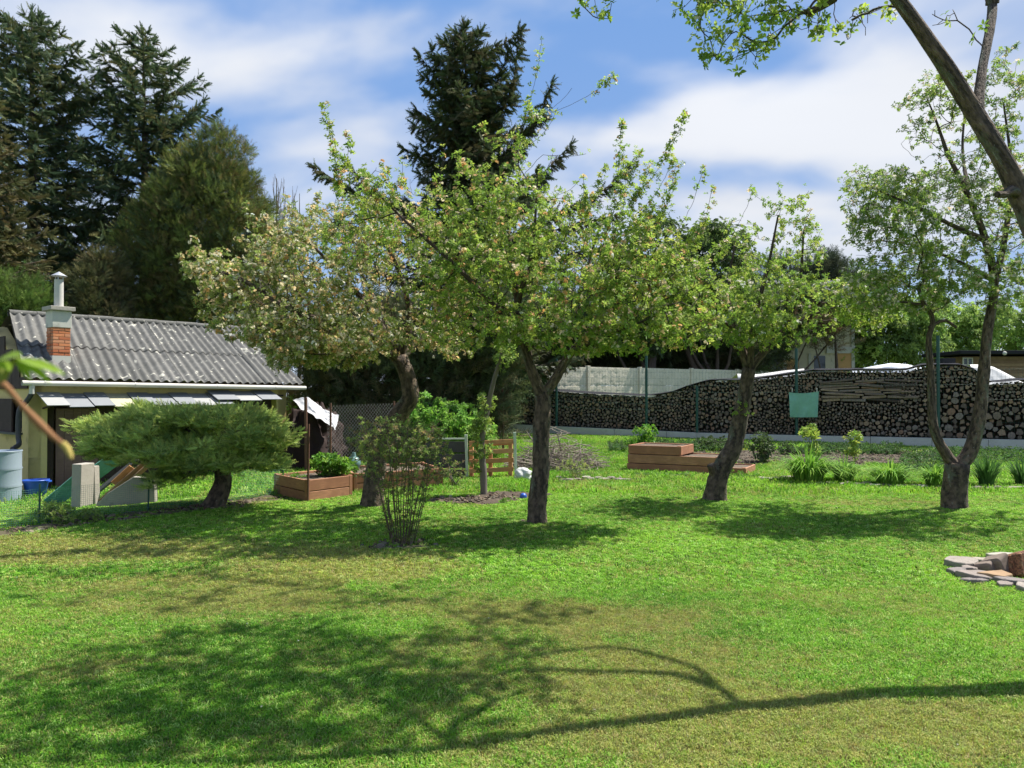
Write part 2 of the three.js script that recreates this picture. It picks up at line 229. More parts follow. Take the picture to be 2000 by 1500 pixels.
const SH = {
  apple: [rosette(8, 0.052, 0.031, 1.1), rosette(7, 0.055, 0.03, 0.8)], appleFine: [rosette(7, 0.055, 0.032, 1.0, true), rosette(5, 0.05, 0.03, 0.7, true)], bloom: [flowers(4, 0.02), flowers(6, 0.019)],
  small: [rosette(7, 0.03, 0.016, 1.2), rosette(6, 0.033, 0.017, 0.9)], broad: [rosette(7, 0.075, 0.045, 0.9), rosette(6, 0.08, 0.05, 0.7)],
  spruce: [sprayGeo(26, 0.34, 0.085, 0.85, 0.15, 0.35), sprayGeo(24, 0.3, 0.085, 0.8, 0.35, 0.3)], yew: [sprayGeo(15, 0.55, 0.055, 0.95, -0.08, 0.5), sprayGeo(14, 0.5, 0.06, 0.85, 0.15, 0.6)], juniper: [sprayGeo(16, 0.42, 0.075, 0.75, 0.12, 0.5), sprayGeo(14, 0.38, 0.085, 0.65, 0.25, 0.6)],
};
// spread instances over the variants of one shape
class Crown { constructor(shapes) { this.s = shapes; this.i = shapes.map(() => new Inst()); this.n = 0; } add(...a) { this.i[this.n++ % this.i.length].add(...a); } build(name, mat, parent) { this.i.forEach((q, k) => { if (q.m.length) q.build(name, this.s[k], mat, parent); }); } }

// ---------------------------------------------------------------- skeletons of broadleaf trees
class Skel {
  constructor() { this.n = []; this.limbs = []; }
  node(p, par, extra) { this.n.push({ p, par, kids: 0, len: par >= 0 ? this.n[par].len + p.distanceTo(this.n[par].p) : 0, ...extra }); if (par >= 0) this.n[par].kids++; return this.n.length - 1; }
  nearest(p, max = 1e9, k = 0) { let b = -1, bd = max; for (let i = 0; i < this.n.length; i++) { const q = this.n[i]; if (q.shoot) continue; const d = q.p.distanceTo(p) + k * (q.len - (q.base || 0)); if (d < bd) { bd = d; b = i; } } return b; }
  limb(pts, r0, r1, join = true, name = 'limb') { // an authored limb; its first point joins the nearest node
    const c = curve(pts, 0.1); let par = this.n.length && join ? this.nearest(c[0]) : -1; const first = par, ids = [];
    c.forEach((p, i) => { const t = i / (c.length - 1); par = this.node(p, par, { fix: lerp(r0, r1, Math.pow(t, 0.85)), limb: this.limbs.length }); ids.push(par); });
    this.limbs.push({ ids, name, first }); return this;
  }
  grow(targets, { max = 1.2, step = 0.1, up = 0.15, jit = 0.02, k = 0.25 } = {}) {
    const t = targets.map((p) => { const i = this.nearest(p); return [this.n[i].p.distanceTo(p), p]; }).sort((a, b) => a[0] - b[0]);
    for (const [, p] of t) {
      const i = this.nearest(p, 1e9, k); if (i < 0) continue; const q = this.n[i], D = q.p.distanceTo(p); if (D > max || D < 0.04) continue;
      const par = q.par >= 0 ? this.n[q.par].p : q.p; const dir = q.p.clone().sub(par).normalize();
      const c = q.p.clone().lerp(p, 0.45).addScaledVector(dir, D * 0.2); c.y += D * up * rr(-0.6, 1); c.x += gauss() * D * 0.1; c.z += gauss() * D * 0.1;
      const m = Math.max(1, Math.round(D / step)); let last = i;
      for (let s = 1; s <= m; s++) { const u = s / m, a = (1 - u) * (1 - u), b = 2 * u * (1 - u), e = u * u; const w = new V3(q.p.x * a + c.x * b + p.x * e, q.p.y * a + c.y * b + p.y * e, q.p.z * a + c.z * b + p.z * e); if (s < m) w.add(new V3(gauss() * jit, gauss() * jit, gauss() * jit)); last = this.node(w, last, {}); }
    }
    return this;
  }
  shoot(to, D = 1.2) { // a straight water shoot from the crown up to a point
    const i = this.nearest(to); const q = this.n[i]; const m = Math.max(3, Math.round(q.p.distanceTo(to) / 0.07)); let last = i; const c = q.p.clone().lerp(to, 0.4); c.x += (to.x - q.p.x) * 0.25; c.z += (to.z - q.p.z) * 0.25; c.y -= 0.05;
    for (let s = 1; s <= m; s++) { const u = s / m, a = (1 - u) * (1 - u), b = 2 * u * (1 - u), e = u * u; last = this.node(new V3(q.p.x * a + c.x * b + to.x * e + gauss() * 0.006, q.p.y * a + c.y * b + to.y * e, q.p.z * a + c.z * b + to.z * e + gauss() * 0.006), last, { shoot: 1 }); }
    return this;
  }
  radii(tip = 0.0028, ex = 2.35) { const n = this.n; for (const q of n) q.s = 0; for (let i = n.length - 1; i >= 0; i--) { const q = n[i]; if (q.kids === 0) q.s = Math.pow(tip, ex); q.r = Math.min(Math.pow(q.s, 1 / ex), q.cap || 9); if (q.fix) q.r = Math.max(q.fix, 0.004); else q.r = Math.min(q.r, 0.035); if (q.par >= 0 && !(n[q.par].fix && !q.fix)) n[q.par].s += Math.pow(q.r, ex); } for (const q of n) if (!q.fix && q.par >= 0) q.r = Math.min(q.r, n[q.par].r * 0.95 + 0.0004); }
  build(root, barkMat = M.bark, twigMat = M.twig, rough = 0.1) {
    const n = this.n; this.radii(); const big = [], o = root.position;
    this.limbs.forEach((L, k) => { const ids = L.first >= 0 ? [L.first, ...L.ids] : L.ids; const b = new MB(), sd = k * 9.1 + n.length;
      const pts = ids.map((i) => n[i].p.clone().sub(o)); const rad = ids.map((i, q) => { const r1 = n[L.ids[0]].r, big0 = L.first >= 0 ? Math.min(n[L.first].r * 0.97, r1 * 1.7) : r1, R = L.first >= 0 ? n[i === L.first ? L.ids[0] : i].r + Math.max(0, big0 - r1) * Math.exp(-q * 0.9) : n[i].r; return (a) => R * (1 + rough * 2.2 * (noise(Math.cos(a) * 1.6 + sd, Math.sin(a) * 1.6 + sd, n[i].p.y * 4) - 0.5) + rough * 1.2 * (noise(Math.cos(a) * 4 + sd, Math.sin(a) * 4, n[i].p.y * 11) - 0.5) + (L.flare ? L.flare * Math.exp(-q * 0.55) * (0.8 + 0.5 * Math.cos(a * 4 + sd)) : 0)); });
      b.tube(pts, rad, n[L.ids[0]].r > 0.04 ? 14 : 8); mesh(L.name, b.geo(true), barkMat, root); });
    const tw = new MB(), child = n.map(() => []); n.forEach((q, i) => { if (q.par >= 0 && !q.fix) child[q.par].push(i); });
    const run = (start, i) => { const pts = [n[start].p], rad = [Math.min(n[start].r, n[i].r * 1.15)]; for (;;) { pts.push(n[i].p); rad.push(n[i].r); const ks = child[i]; if (!ks.length) break; ks.sort((a, b) => n[b].r - n[a].r); for (let j = 1; j < ks.length; j++) big.push([i, ks[j]]); i = ks[0]; } tw.tube(pts.map((p) => p.clone().sub(o)), rad, rad[0] > 0.012 ? 6 : rad[0] > 0.006 ? 4 : 3, false); };
    n.forEach((q, i) => { if (q.fix) for (const k of child[i]) big.push([i, k]); }); while (big.length) run(...big.pop());
    if (tw.p.length) mesh('twigs', tw.geo(), twigMat, root, 'stuff');
  }
}
// points inside a crown given as ellipsoids: [px, py, half width px, half height px, depth, half depth m, count]
function fill(list, out = []) { for (const [px, py, w, h, d, hd, n] of list) for (let k = 0; k < n; k++) { let x, y, z, q; do { x = rr(-1, 1); y = rr(-1, 1); z = rr(-1, 1); q = x * x + y * y + z * z; } while (q > 1 || (q < 0.2 && rnd() < 0.5)); out.push(P(px + x * w, py + y * h, d + z * hd)); } return out; }

// ---------------------------------------------------------------- ground and lawn
const soilSpots = [], footprints = [];
const soilAt = (px, py, rx, rz, w = 1) => { const g = G(px, py); soilSpots.push([g.x, g.z, rx, rz, w]); };
soilAt(785, 1064, 0.42, 0.30, 0.75); soilAt(925, 978, 0.75, 0.5); soilAt(1000, 968, 0.6, 0.4); soilAt(1047, 1020, 0.22, 0.2, 0.5); soilAt(1395, 976, 0.35, 0.3, 0.5); soilAt(1862, 992, 0.3, 0.3, 0.4); soilAt(425, 990, 0.5, 0.4, 0.6);
for (let i = 0; i <= 12; i++) soilAt(lerp(1400, 1770, i / 12), 893 + 3 * Math.sin(i * 2), 0.7, 1.6, 0.95);
for (let i = 0; i < 12; i++) { const t = i / 11; soilSpots.push([lerp(FA[0] - 0.6, FB[0] - 0.2, t) + 0.17, lerp(FA[1] + 0.8, FB[1] + 0.3, t) + 0.15, 0.32, 0.32, 0.8]); }
for (let i = 0; i < 14; i++) soilAt(lerp(1090, 1230, i / 13), 938, 0.3, 0.16, 0.5);
const soil = (x, z) => { let m = 0; for (const [cx, cz, rx, rz, w] of soilSpots) { const q = ((x - cx) / rx) ** 2 + ((z - cz) / rz) ** 2; if (q < 1.7) m = Math.max(m, w * smooth(1.5, 0.6, q + 0.8 * (noise(x * 5, z * 5, 3) - 0.5))); } return m; };
const drySpots = [[120, 1062, 1.7, 0.55, 1.1], [330, 1085, 1.5, 0.6, 1.0], [60, 1095, 1.0, 0.3, 0.8], [620, 1090, 1.0, 0.5, 0.7], [720, 1115, 1.0, 0.4, 1.2], [420, 1130, 1.2, 0.35, 0.9], [500, 1170, 1.1, 0.45, 0.7], [330, 1190, 0.7, 0.3, 0.5], [830, 1180, 1.2, 0.4, 0.55], [1080, 1200, 0.8, 0.35, 0.85], [1200, 1215, 0.7, 0.3, 0.8], [1300, 1290, 0.8, 0.3, 0.7], [1150, 1340, 0.9, 0.35, 0.7], [1330, 1390, 0.8, 0.3, 0.7], [1550, 1370, 0.7, 0.25, 0.6], [1500, 1470, 1.2, 0.3, 0.8], [1850, 1400, 0.8, 0.25, 0.7], [1950, 1440, 0.6, 0.25, 0.8], [1230, 1450, 0.8, 0.25, 0.7], [1700, 1180, 0.8, 0.5, 0.25], [480, 980, 0.8, 0.5, 0.55], [1180, 955, 0.7, 0.4, 0.5], [1700, 985, 1.0, 0.5, 0.3], [150, 1300, 0.5, 0.2, 0.3], [900, 1270, 0.8, 0.3, 0.5]]
  .map(([px, py, rx, rz, w]) => { const g = G(px, py); return [g.x, g.z, rx, rz, w]; });
function dryness(x, z) { let m = 0.05; for (const [cx, cz, rx, rz, w] of drySpots) { const q = ((x - cx) / rx) ** 2 + ((z - cz) / rz) ** 2; if (q < 6) m += w * Math.exp(-q); } const n = fbm(x * 1.1 + 3, z * 1.1, 5, 3), k = fbm(x * 4.5, z * 4.5, 9, 3); return clamp(m * (0.25 + 1.5 * n) + 1.5 * (n - 0.5) * 0.35 + (k - 0.5) * 1.1, 0, 1); }
const lush = (x, z) => fbm(x * 0.7 + 20, z * 0.7, 2, 3);
{
  const axis = (lo, hi, step) => { const a = []; for (let v = lo; v <= hi + 1e-6; v += step) a.push(v); let s = step, v = hi; while (v < 700) { s *= 1.22; v += s; a.push(v); } s = step; v = lo; while (v > -700) { s *= 1.22; v -= s; a.unshift(v); } return a; };
  const xs = axis(-9, 12, 0.12), zs = axis(-22, 1, 0.12), p = [], c = [], u = [], idx = [];
  for (const z of zs) for (const x of xs) {
    const s = soil(x, z), dr = dryness(x, z);
    p.push(x, groundY(x, z) + s * 0.11 * (fbm(x * 5, z * 5, 1, 3) - 0.35), z); u.push(x / 1.7, z / 1.7);
    let k = mixc([0.065, 0.125, 0.014], [0.24, 0.19, 0.085], dr);
    k = mixc(k, mixc([0.035, 0.024, 0.016], [0.115, 0.082, 0.055], fbm(x * 4, z * 4, 4, 4)), s); c.push(...k);
  }
  for (let j = 0; j + 1 < zs.length; j++) for (let i = 0; i + 1 < xs.length; i++) { const a = j * xs.length + i; idx.push(a, a + xs.length, a + 1, a + 1, a + xs.length, a + xs.length + 1); }
  const g = new THREE.BufferGeometry(); g.setAttribute('position', new THREE.Float32BufferAttribute(p, 3)); g.setAttribute('uv', new THREE.Float32BufferAttribute(u, 2)); g.setAttribute('color', new THREE.Float32BufferAttribute(c, 3)); g.setIndex(idx); g.computeVertexNormals();
  tag(mesh('ground', g, std([1, 1, 1], { map: T.lawn, vertexColors: true, roughness: 1, bumpMap: T.grain, bumpScale: 0.02 })), 'garden ground with lawn, dry patches and dug soil', null, null, 'structure');
}
function grassField(name, label, count, dRange, blades, h, w, R, size) {
  const list = []; for (let i = 0; i < blades; i++) { const a = rnd() * 6.283, q = Math.sqrt(rnd()) * R, b = new V3(Math.cos(a) * q, 0, Math.sin(a) * q), l = rr(0.15, 0.95), t = rnd() * 6.283, L = h * rr(0.55, 1.15); const tip = [b.x + Math.cos(t) * L * l, L * (1 - 0.3 * l), b.z + Math.sin(t) * L * l], s = [Math.sin(t) * w / 2, -Math.cos(t) * w / 2]; const mid = [b.x + Math.cos(t) * L * l * 0.35, L * 0.6, b.z + Math.sin(t) * L * l * 0.35]; list.push([[b.x - s[0], -0.008, b.z - s[1]], [b.x + s[0], -0.008, b.z + s[1]], [mid[0] + s[0] * 0.8, mid[1], mid[2] + s[1] * 0.8]], [[b.x - s[0], -0.008, b.z - s[1]], [mid[0] + s[0] * 0.8, mid[1], mid[2] + s[1] * 0.8], [mid[0] - s[0] * 0.8, mid[1], mid[2] - s[1] * 0.8]], [[mid[0] - s[0] * 0.8, mid[1], mid[2] - s[1] * 0.8], [mid[0] + s[0] * 0.8, mid[1], mid[2] + s[1] * 0.8], tip]); }
  const geo = triGeo(list), f = new Inst(), up = new V3(), [d0, d1] = dRange; let made = 0, tries = 0;
  while (made < count && tries < count * 1.6) {
    tries++; const d = Math.sqrt(lerp(d0 * d0, d1 * d1, rnd())), x = (rnd() * 2 - 1) * (0.73 * d + 0.8), z = -d; const s = soil(x, z); if (rnd() < s * 1.02) continue;
    const dr = dryness(x, z), lu = lush(x, z), beyond = fenceSide(x, z) > 0.05 && x < -3.2; if (rnd() < dr * 0.2 || rnd() > smooth(d0 - 0.01, d0 + 1.0, d) * smooth(d1 + 0.01, d1 - 1.0, d) + (d0 < 3 && d < 5 ? 1 : 0)) continue;
    let c = mixc([0.085, 0.26, 0.014], [0.30, 0.56, 0.040], clamp(rnd() * 0.8 + (lu - 0.5) * 1.1 + 0.12)); if (rnd() < 0.10) c = [0.46, 0.64, 0.16]; else if (rnd() < 0.12) c = [0.05, 0.11, 0.01]; if (rnd() < 0.08 + dr * 1.0) c = mixc(c, pick([[0.56, 0.46, 0.19], [0.44, 0.34, 0.12], [0.42, 0.42, 0.09], [0.26, 0.18, 0.08]]), rr(0.35, 0.85));
    up.set(gauss() * 0.18, 1, gauss() * 0.18); f.add(new V3(x, groundY(x, z), z), up, rnd() * 6.283, size * rr(0.75, 1.25) * (beyond ? 1.6 : 1) * (0.8 + 0.5 * lu) * (1 - dr * 0.25), vary(c, 0.22)); made++;
  }
  tag(f.build(name, geo, M.grass), label, null, null, 'stuff');
}
reseed(5);
grassField('grass', 'short mown grass of the lawn with straw-coloured dry patches', 185000, [2.9, 7.2], 8, 0.033, 0.0055, 0.032, 1);
grassField('grass', 'short mown grass of the lawn further from the camera', 190000, [6.2, 13.2], 7, 0.038, 0.009, 0.04, 1);
grassField('grass', 'grass of the far end of the garden by the beds', 100000, [12.2, 28], 9, 0.07, 0.011, 0.10, 1);
{ // a few daisies, fallen petals and straws in the grass
  const q = new Inst(); for (let i = 0; i < 130; i++) { const d = Math.sqrt(rr(12, 150)), x = rr(-0.7, 0.7) * d; q.add(new V3(x, groundY(x, -d) + 0.045, -d), new V3(gauss() * 0.4, 1, gauss() * 0.4), rnd() * 6, rr(0.3, 0.6), pick([[0.6, 0.58, 0.5], [0.7, 0.66, 0.55], [0.6, 0.52, 0.3]])); }
  tag(q.build('fallen_petals', flowers(1, 0.014), M.blossom), 'white blossom petals scattered over the lawn', null, null, 'stuff');
}

{ reseed(15); const q = [0, 1, 2].map(() => new Inst()), gs = q.map((_, k) => { const g = new THREE.IcosahedronGeometry(1, 1), p = g.attributes.position; for (let i = 0; i < p.count; i++) { const f = 1 + 0.7 * (noise(p.getX(i) * 1.7 + k * 5, p.getY(i) * 1.7, p.getZ(i) * 1.7) - 0.5); p.setXYZ(i, p.getX(i) * f, p.getY(i) * f * 0.7, p.getZ(i) * f); } g.computeVertexNormals(); return g; });
  for (const [cx, cz, rx, rz, w] of soilSpots) { const n = Math.round(rx * rz * 650 * w); for (let i = 0; i < n; i++) { const x = cx + rr(-1.1, 1.1) * rx, z = cz + rr(-1.1, 1.1) * rz; if (soil(x, z) < rr(0.3, 0.7)) continue; const k = pick([[0.05, 0.034, 0.022], [0.09, 0.062, 0.04], [0.13, 0.10, 0.07], [0.035, 0.026, 0.018], [0.16, 0.13, 0.09]]); q[i % 3].add(new V3(x, groundY(x, z) + 0.012, z), new V3(gauss(), 1, gauss()), rnd() * 6, rr(0.008, 0.035) * (rnd() < 0.1 ? 1.5 : 1), vary(k, 0.2)); } }
  q.forEach((o, k) => tag(o.build('soil_clods', gs[k], std([1, 1, 1], { roughness: 1 })), 'crumbled clods of dug earth in the beds', null, null, 'stuff')); }
// ---------------------------------------------------------------- pieces used by several things
function pole(name, a, b, r, mat, parent, n = 8) { const m = new MB(), o = parent === scene ? new V3() : parent.position; m.tube([a.clone().sub(o), b.clone().sub(o)], [r, r], n); return mesh(name, m.geo(), mat, parent); }
// a board from a to b (world points), width w across direction "across", thickness t
function boardGeo(a, b, across, w, t, off, bevel = 0.004) {
  const L = a.distanceTo(b), x = b.clone().sub(a).normalize(), y = across.clone().addScaledVector(x, -across.dot(x)).normalize(), z = new V3().crossVectors(x, y);
  const g = box(L, w, t, 0, 0, 0, bevel); g.applyMatrix4(new THREE.Matrix4().makeBasis(x, y, z).setPosition(a.clone().lerp(b, 0.5).sub(off || new V3()))); return g;
}
function wireGrid(a, b, hLow, hHigh, sx, sy, r, base, slant = 0) { // wires between ground points a and b; base(t) gives the foot height
  const m = new MB(), L = Math.hypot(b.x - a.x, b.z - a.z), at = (s, y) => { const t = clamp(s / L); return new V3(lerp(a.x, b.x, t), base(t) + y, lerp(a.z, b.z, t)); }; const H = hHigh - hLow;
  if (slant) { for (let s = -H; s < L; s += sx) { for (const k of [1, -1]) { const s0 = k > 0 ? s : s + H, s1 = k > 0 ? s + H : s; let y0 = hLow, y1 = hHigh, p = s0, q = s1; if (p < 0) { y0 += -p; p = 0; } if (p > L) { y0 += p - L; p = L; } if (q > L) { y1 -= q - L; q = L; } if (q < 0) { y1 -= -q; q = 0; } if (y1 > y0) m.tube([at(p, y0), at(q, y1)], [r, r], 3, false); } } return m; }
  for (let s = 0; s <= L; s += sx) m.tube([at(s, hLow), at(s, hHigh)], [r, r], 3, false);
  for (let y = hLow; y <= hHigh + 1e-6; y += sy) m.tube([at(0, y), at(L / 2, y), at(L, y)], [r, r, r], 3, false); return m;
}

// ---------------------------------------------------------------- the shed
{
  const TH = 0.879, E0 = P(48, 735, 13.2), E1 = P(590, 748, 17.5), R0 = P(17, 612, 14.5), R1 = P(487, 644, 18.8);
  const S = thing('garden_shed', 'low yellow rendered shed with a grey corrugated roof and a lean-to awning', 'shed', new V3(E0.x, -0.32, E0.z), TH);
  const inv = (w) => { const q = w.clone().sub(S.position), c = Math.cos(TH), s = Math.sin(TH); return new V3(q.x * c - q.z * s, q.y, q.x * s + q.z * c); };
  const fwd = (l) => { const c = Math.cos(TH), s = Math.sin(TH); return new V3(l.x * c + l.z * s, l.y, -l.x * s + l.z * c).add(S.position); };
  const sx = (px, z) => { let lo = -3, hi = 9; for (let i = 0; i < 40; i++) { const m = (lo + hi) / 2, w = fwd(new V3(m, 1.5, z)); if (1000 + F * w.x / -w.z < px) lo = m; else hi = m; } return lo; };
  const e0 = inv(E0), e1 = inv(E1), r0 = inv(R0), r1 = inv(R1); const wl = (y) => y + 0.32;        // world height to local
  const zr = (r0.z + r1.z) / 2, L = e1.x, x0 = 0.12, x1 = L - 0.3, zf = -0.16, zb = 2 * zr + 0.2, yE = e0.y - 0.02, yR = (r0.y + r1.y) / 2;
  // roof of corrugated sheets
  const roof = partGroup('roof', S), waves = 32, cols = 6; reseed(21);
  const surf = (a, b) => new V3().copy(e0).lerp(e1, a).lerp(new V3().copy(r0).lerp(r1, a), b);
  const nrm = new V3().crossVectors(e1.clone().sub(e0), r0.clone().sub(e0)).normalize();
  for (let row = 0; row < 2; row++) for (let c = 0; c < cols; c++) {
    const m = new MB(), na = 44, nb = 6, a0 = c / cols, a1 = (c + 1) / cols + 0.012 * (c < cols - 1), b0 = row ? 0.5 - 0.03 : -0.0, b1 = row ? 1.0 : 0.52, dz = row * 0.016 + (c % 2) * 0.006, tilt = rr(-0.006, 0.006);
    for (let j = 0; j <= nb; j++) for (let i = 0; i <= na; i++) { const a = lerp(a0, a1, i / na), b = lerp(b0, b1, j / nb) + (j === 0 && !row ? -0.02 + tilt : 0); const q = surf(a, b).addScaledVector(nrm, 0.027 * Math.cos(a * waves * 2 * Math.PI) + dz + tilt * j * 0.3 + 0.008 * (noise(a * 30, b * 8, 3) - 0.5)); m.v(q, a * 3.3 + 0.37 * row, b * 1.3 + c * 0.17); }
    for (let j = 0; j < nb; j++) for (let i = 0; i < na; i++) { const k = j * (na + 1) + i; m.i.push(k, k + 1, k + na + 2, k, k + na + 2, k + na + 1); }
    mesh('roof_sheet', m.geo(), M.roof, roof);
  }
  { const bk = new MB(), q = 2 * zr; bk.quad(new V3(r1.x, r1.y, r1.z), new V3(r0.x, r0.y, r0.z), new V3(r0.x, e0.y, q - 0.3), new V3(r1.x, e1.y, q - 0.3), 0.55); mesh('roof_back', bk.geo(), M.roof, roof); }
  for (let k = 0; k < 11; k++) { const a = k / 11, b = (k + 1) / 11 + 0.008, p = surf(a, 1), q = surf(b, 1); p.y += 0.01 + (k % 2) * 0.006; q.y += 0.016 + (k % 2) * 0.006; const m = new MB(); m.tube([p, p.clone().lerp(q, 0.5), q], [0.065, 0.062, 0.06], 10); mesh('ridge_cap', m.geo(), M.roof, roof); }
  // fascia under the sheets
  mesh('fascia', X(box(L + 0.02, 0.07, 0.03, L / 2, 0, 0), 0, e0.y - 0.075, -0.03, 0, 0, (e1.y - e0.y) / L), M.darkBrown, S);
  mesh('barge_board', boardGeo(new V3(0.02, e0.y - 0.07, 0), new V3(r0.x + 0.05, r0.y - 0.09, r0.z), new V3(0, 1, 0), 0.12, 0.025), M.darkBrown, S);
  mesh('barge_board', boardGeo(new V3(e1.x - 0.03, e1.y - 0.07, 0), new V3(r1.x - 0.05, r1.y - 0.09, r1.z), new V3(0, 1, 0), 0.12, 0.025), M.darkBrown, S);
  { const m = new MB(), pts = [], n = 24; const g0 = new V3(-0.06, e0.y - 0.115, 0.065), g1 = new V3(L + 0.06, e1.y - 0.115, 0.065); m.tube([g0, g0.clone().lerp(g1, 0.5), g1], [0.045, 0.045, 0.045], 12); const g = mesh('gutter', m.geo(), M.gutter, S); for (const t of [0.06, 0.33, 0.62, 0.86]) { const b = new MB(), p = g0.clone().lerp(g1, t); b.tube([p, p.clone().add(new V3(0.025, 0, 0))], [0.052, 0.052], 12); mesh('bracket', b.geo(), M.gutter, g); } }
  { const m = new MB(), a = new V3(0.10, e0.y - 0.14, 0.05); m.tube([a, new V3(0.10, e0.y - 0.30, 0.04)], [0.045, 0.045], 10); mesh('gutter_outlet', m.geo(), M.white, S); const d = new MB(); d.tube(curve([new V3(0.10, e0.y - 0.29, 0.04), new V3(0.06, e0.y - 0.42, -0.06), new V3(-0.02, e0.y - 0.55, -0.13), new V3(-0.04, 1.2, -0.14), new V3(-0.04, 1.12, -0.1), new V3(-0.2, 1.05, 0.1)], 0.06), Array(64).fill(0.042), 10); mesh('downpipe', d.geo(), M.black, S); }
  // walls
  const H = yE - 0.12, wallM = M.yellow, xa = sx(93, zf), xb = sx(540, zf);
  mesh('front_pillar', box(xa - x0, H + 0.4, 0.24, (xa + x0) / 2, (H - 0.4) / 2, zf - 0.12), wallM, S);
  mesh('front_pillar', box(x1 - xb, H + 0.4, 0.24, (x1 + xb) / 2, (H - 0.4) / 2, zf - 0.12), wallM, S);
  mesh('lintel', box(xb - xa, H - wl(1.60), 0.24, (xa + xb) / 2, (H + wl(1.60)) / 2, zf - 0.12), wallM, S);
  { const sh = new THREE.Shape([[-zf, -0.4], [-zf, H - 0.02], [-zr, yR - 0.28], [-zb, H - 0.02], [-zb, -0.4]].map(([a, b]) => new THREE.Vector2(a, b))); const hole = new THREE.Path([[0.46, wl(0.98)], [1.4, wl(0.98)], [1.4, wl(1.55)], [0.46, wl(1.55)]].map(([a, b]) => new THREE.Vector2(a, b))); sh.holes.push(hole);
    for (const [x, hl] of [[x0, 1], [x1, 0]]) { const s2 = hl ? sh : new THREE.Shape(sh.getPoints()); const g = new THREE.ExtrudeGeometry(s2, { depth: 0.2, bevelEnabled: false }); g.rotateY(Math.PI / 2); g.translate(hl ? x0 - 0.003 : x1 - 0.197, 0, 0); mesh('gable_wall', g, wallM, S); } }
  { const n = 9; for (let k = 0; k < n; k++) { const z0 = lerp(zf, zb, k / n), z1 = lerp(zf, zb, (k + 1) / n) + 0.012, zm = (z0 + z1) / 2, top = lerp(yR - 0.22, H, Math.abs(zm - zr) / Math.abs(zf - zr)); if (top > H - 0.05) mesh('gable_board', box(0.02, top - H + 0.08, z0 - z1, x0 - 0.02, (top + H - 0.06) / 2, zm), M.darkBrown, S); } }
  mesh('back_wall', box(x1 - x0, H + 0.4, 0.2, (x0 + x1) / 2, (H - 0.4) / 2, zb + 0.1), wallM, S);
  { const w = partGroup('window', S), z0 = -0.46, z1 = -1.4; mesh('glass', box(0.01, 0.57, 0.94, x0 + 0.1, wl(1.265), (z0 + z1) / 2), M.glass, w); for (const z of [z0 - 0.03, (z0 + z1) / 2, z1 + 0.03]) mesh('frame', box(0.05, 0.57, 0.06, x0 + 0.08, wl(1.265), z), M.darkBrown, w); for (const y of [0.98 + 0.03, 1.55 - 0.03]) mesh('frame', box(0.045, 0.06, 0.83, x0 + 0.08, wl(y), (z0 + z1) / 2), M.darkBrown, w); mesh('shutter', box(0.03, 0.62, 0.62, x0 - 0.04, wl(1.26), -1.76), M.darkBrown, w); mesh('shutter', box(0.03, 0.62, 0.62, x0 - 0.045, wl(1.26), -1.12), M.darkBrown, w); mesh('sill', box(0.12, 0.04, 1.0, x0 - 0.04, wl(0.955), (z0 + z1) / 2), M.black, w); }
  // planked front under the awning with the door
  { const zd = zf - 0.2, yT = wl(1.60), fr = partGroup('plank_front', S), n = 26; for (let k = 0; k < n; k++) { const a = lerp(xa, xb, k / n), b = lerp(xa, xb, (k + 1) / n) - 0.008; if (a > sx(108, zd) - 0.04 && a < sx(185, zd)) continue; mesh('plank', box(b - a, yT + 0.4, 0.025, (a + b) / 2, (yT - 0.4) / 2, zd + rr(-0.006, 0.006)), M.darkBrown, fr); }
    const dr = partGroup('door', S), a0 = sx(108, zd), a1 = sx(190, zd); for (let k = 0; k < 5; k++) { const a = lerp(a0, a1, k / 5), b = lerp(a0, a1, (k + 1) / 5) - 0.006; mesh('plank', box(b - a, yT - 0.24, 0.03, (a + b) / 2, (yT - 0.24) / 2 + 0.03, zd + 0.035 + rr(-0.004, 0.004)), M.doorBrown, dr); } mesh('handle', box(0.03, 0.12, 0.05, a1 - 0.1, 0.95, zd + 0.07), M.zinc, dr); mesh('threshold', box(xb - xa, 0.08, 0.3, (xa + xb) / 2, -0.02, zd + 0.14), M.concrete, S); }
  // awning of separate grey panels
  const aw = partGroup('awning', S); reseed(4);
  const panel = (pa, pb, yt, yb, zo, mat) => { const a = sx(pa, zo), b = sx(pb, zo) - 0.004, top = new V3((a + b) / 2, yt, zf + 0.004), bot = new V3((a + b) / 2, yb, zo); const g = mesh('panel', boardGeo(top, bot, new V3(1, 0, 0), b - a, 0.014, null, 0.003), mat, aw); return g; };
  [93, 139, 186, 227, 271, 312, 352, 390, 426, 459].forEach((p, i, a) => { if (i) panel(a[i - 1] + (i % 2 ? 0 : -2), p, wl(1.66) + (i % 2) * 0.02, wl(1.43) + (i % 2) * 0.02 + rr(-0.008, 0.008), 0.36, [M.slateB, M.slateA, M.slateA, M.slateC, M.slateA, M.slateA, M.slateA, M.slateB, M.slateA][i - 1]); });
  [426, 470, 513, 552].forEach((p, i, a) => { if (i) panel(a[i - 1], p, wl(1.71) + (i % 2) * 0.02, wl(1.52) + (i % 2) * 0.02, 0.30, [M.slateA, M.slateB, M.slateA][i - 1]); });
  mesh('batten', box(sx(552, zf) - xa, 0.04, 0.03, (sx(552, zf) + xa) / 2, wl(1.62), zf + 0.02), M.darkBrown, aw); for (const p of [100, 230, 350, 455]) { const x = sx(p, 0.2); mesh('strut', boardGeo(new V3(x, wl(1.40), zf), new V3(x, wl(1.46), 0.26), new V3(1, 0, 0), 0.03, 0.03), M.darkBrown, aw); }
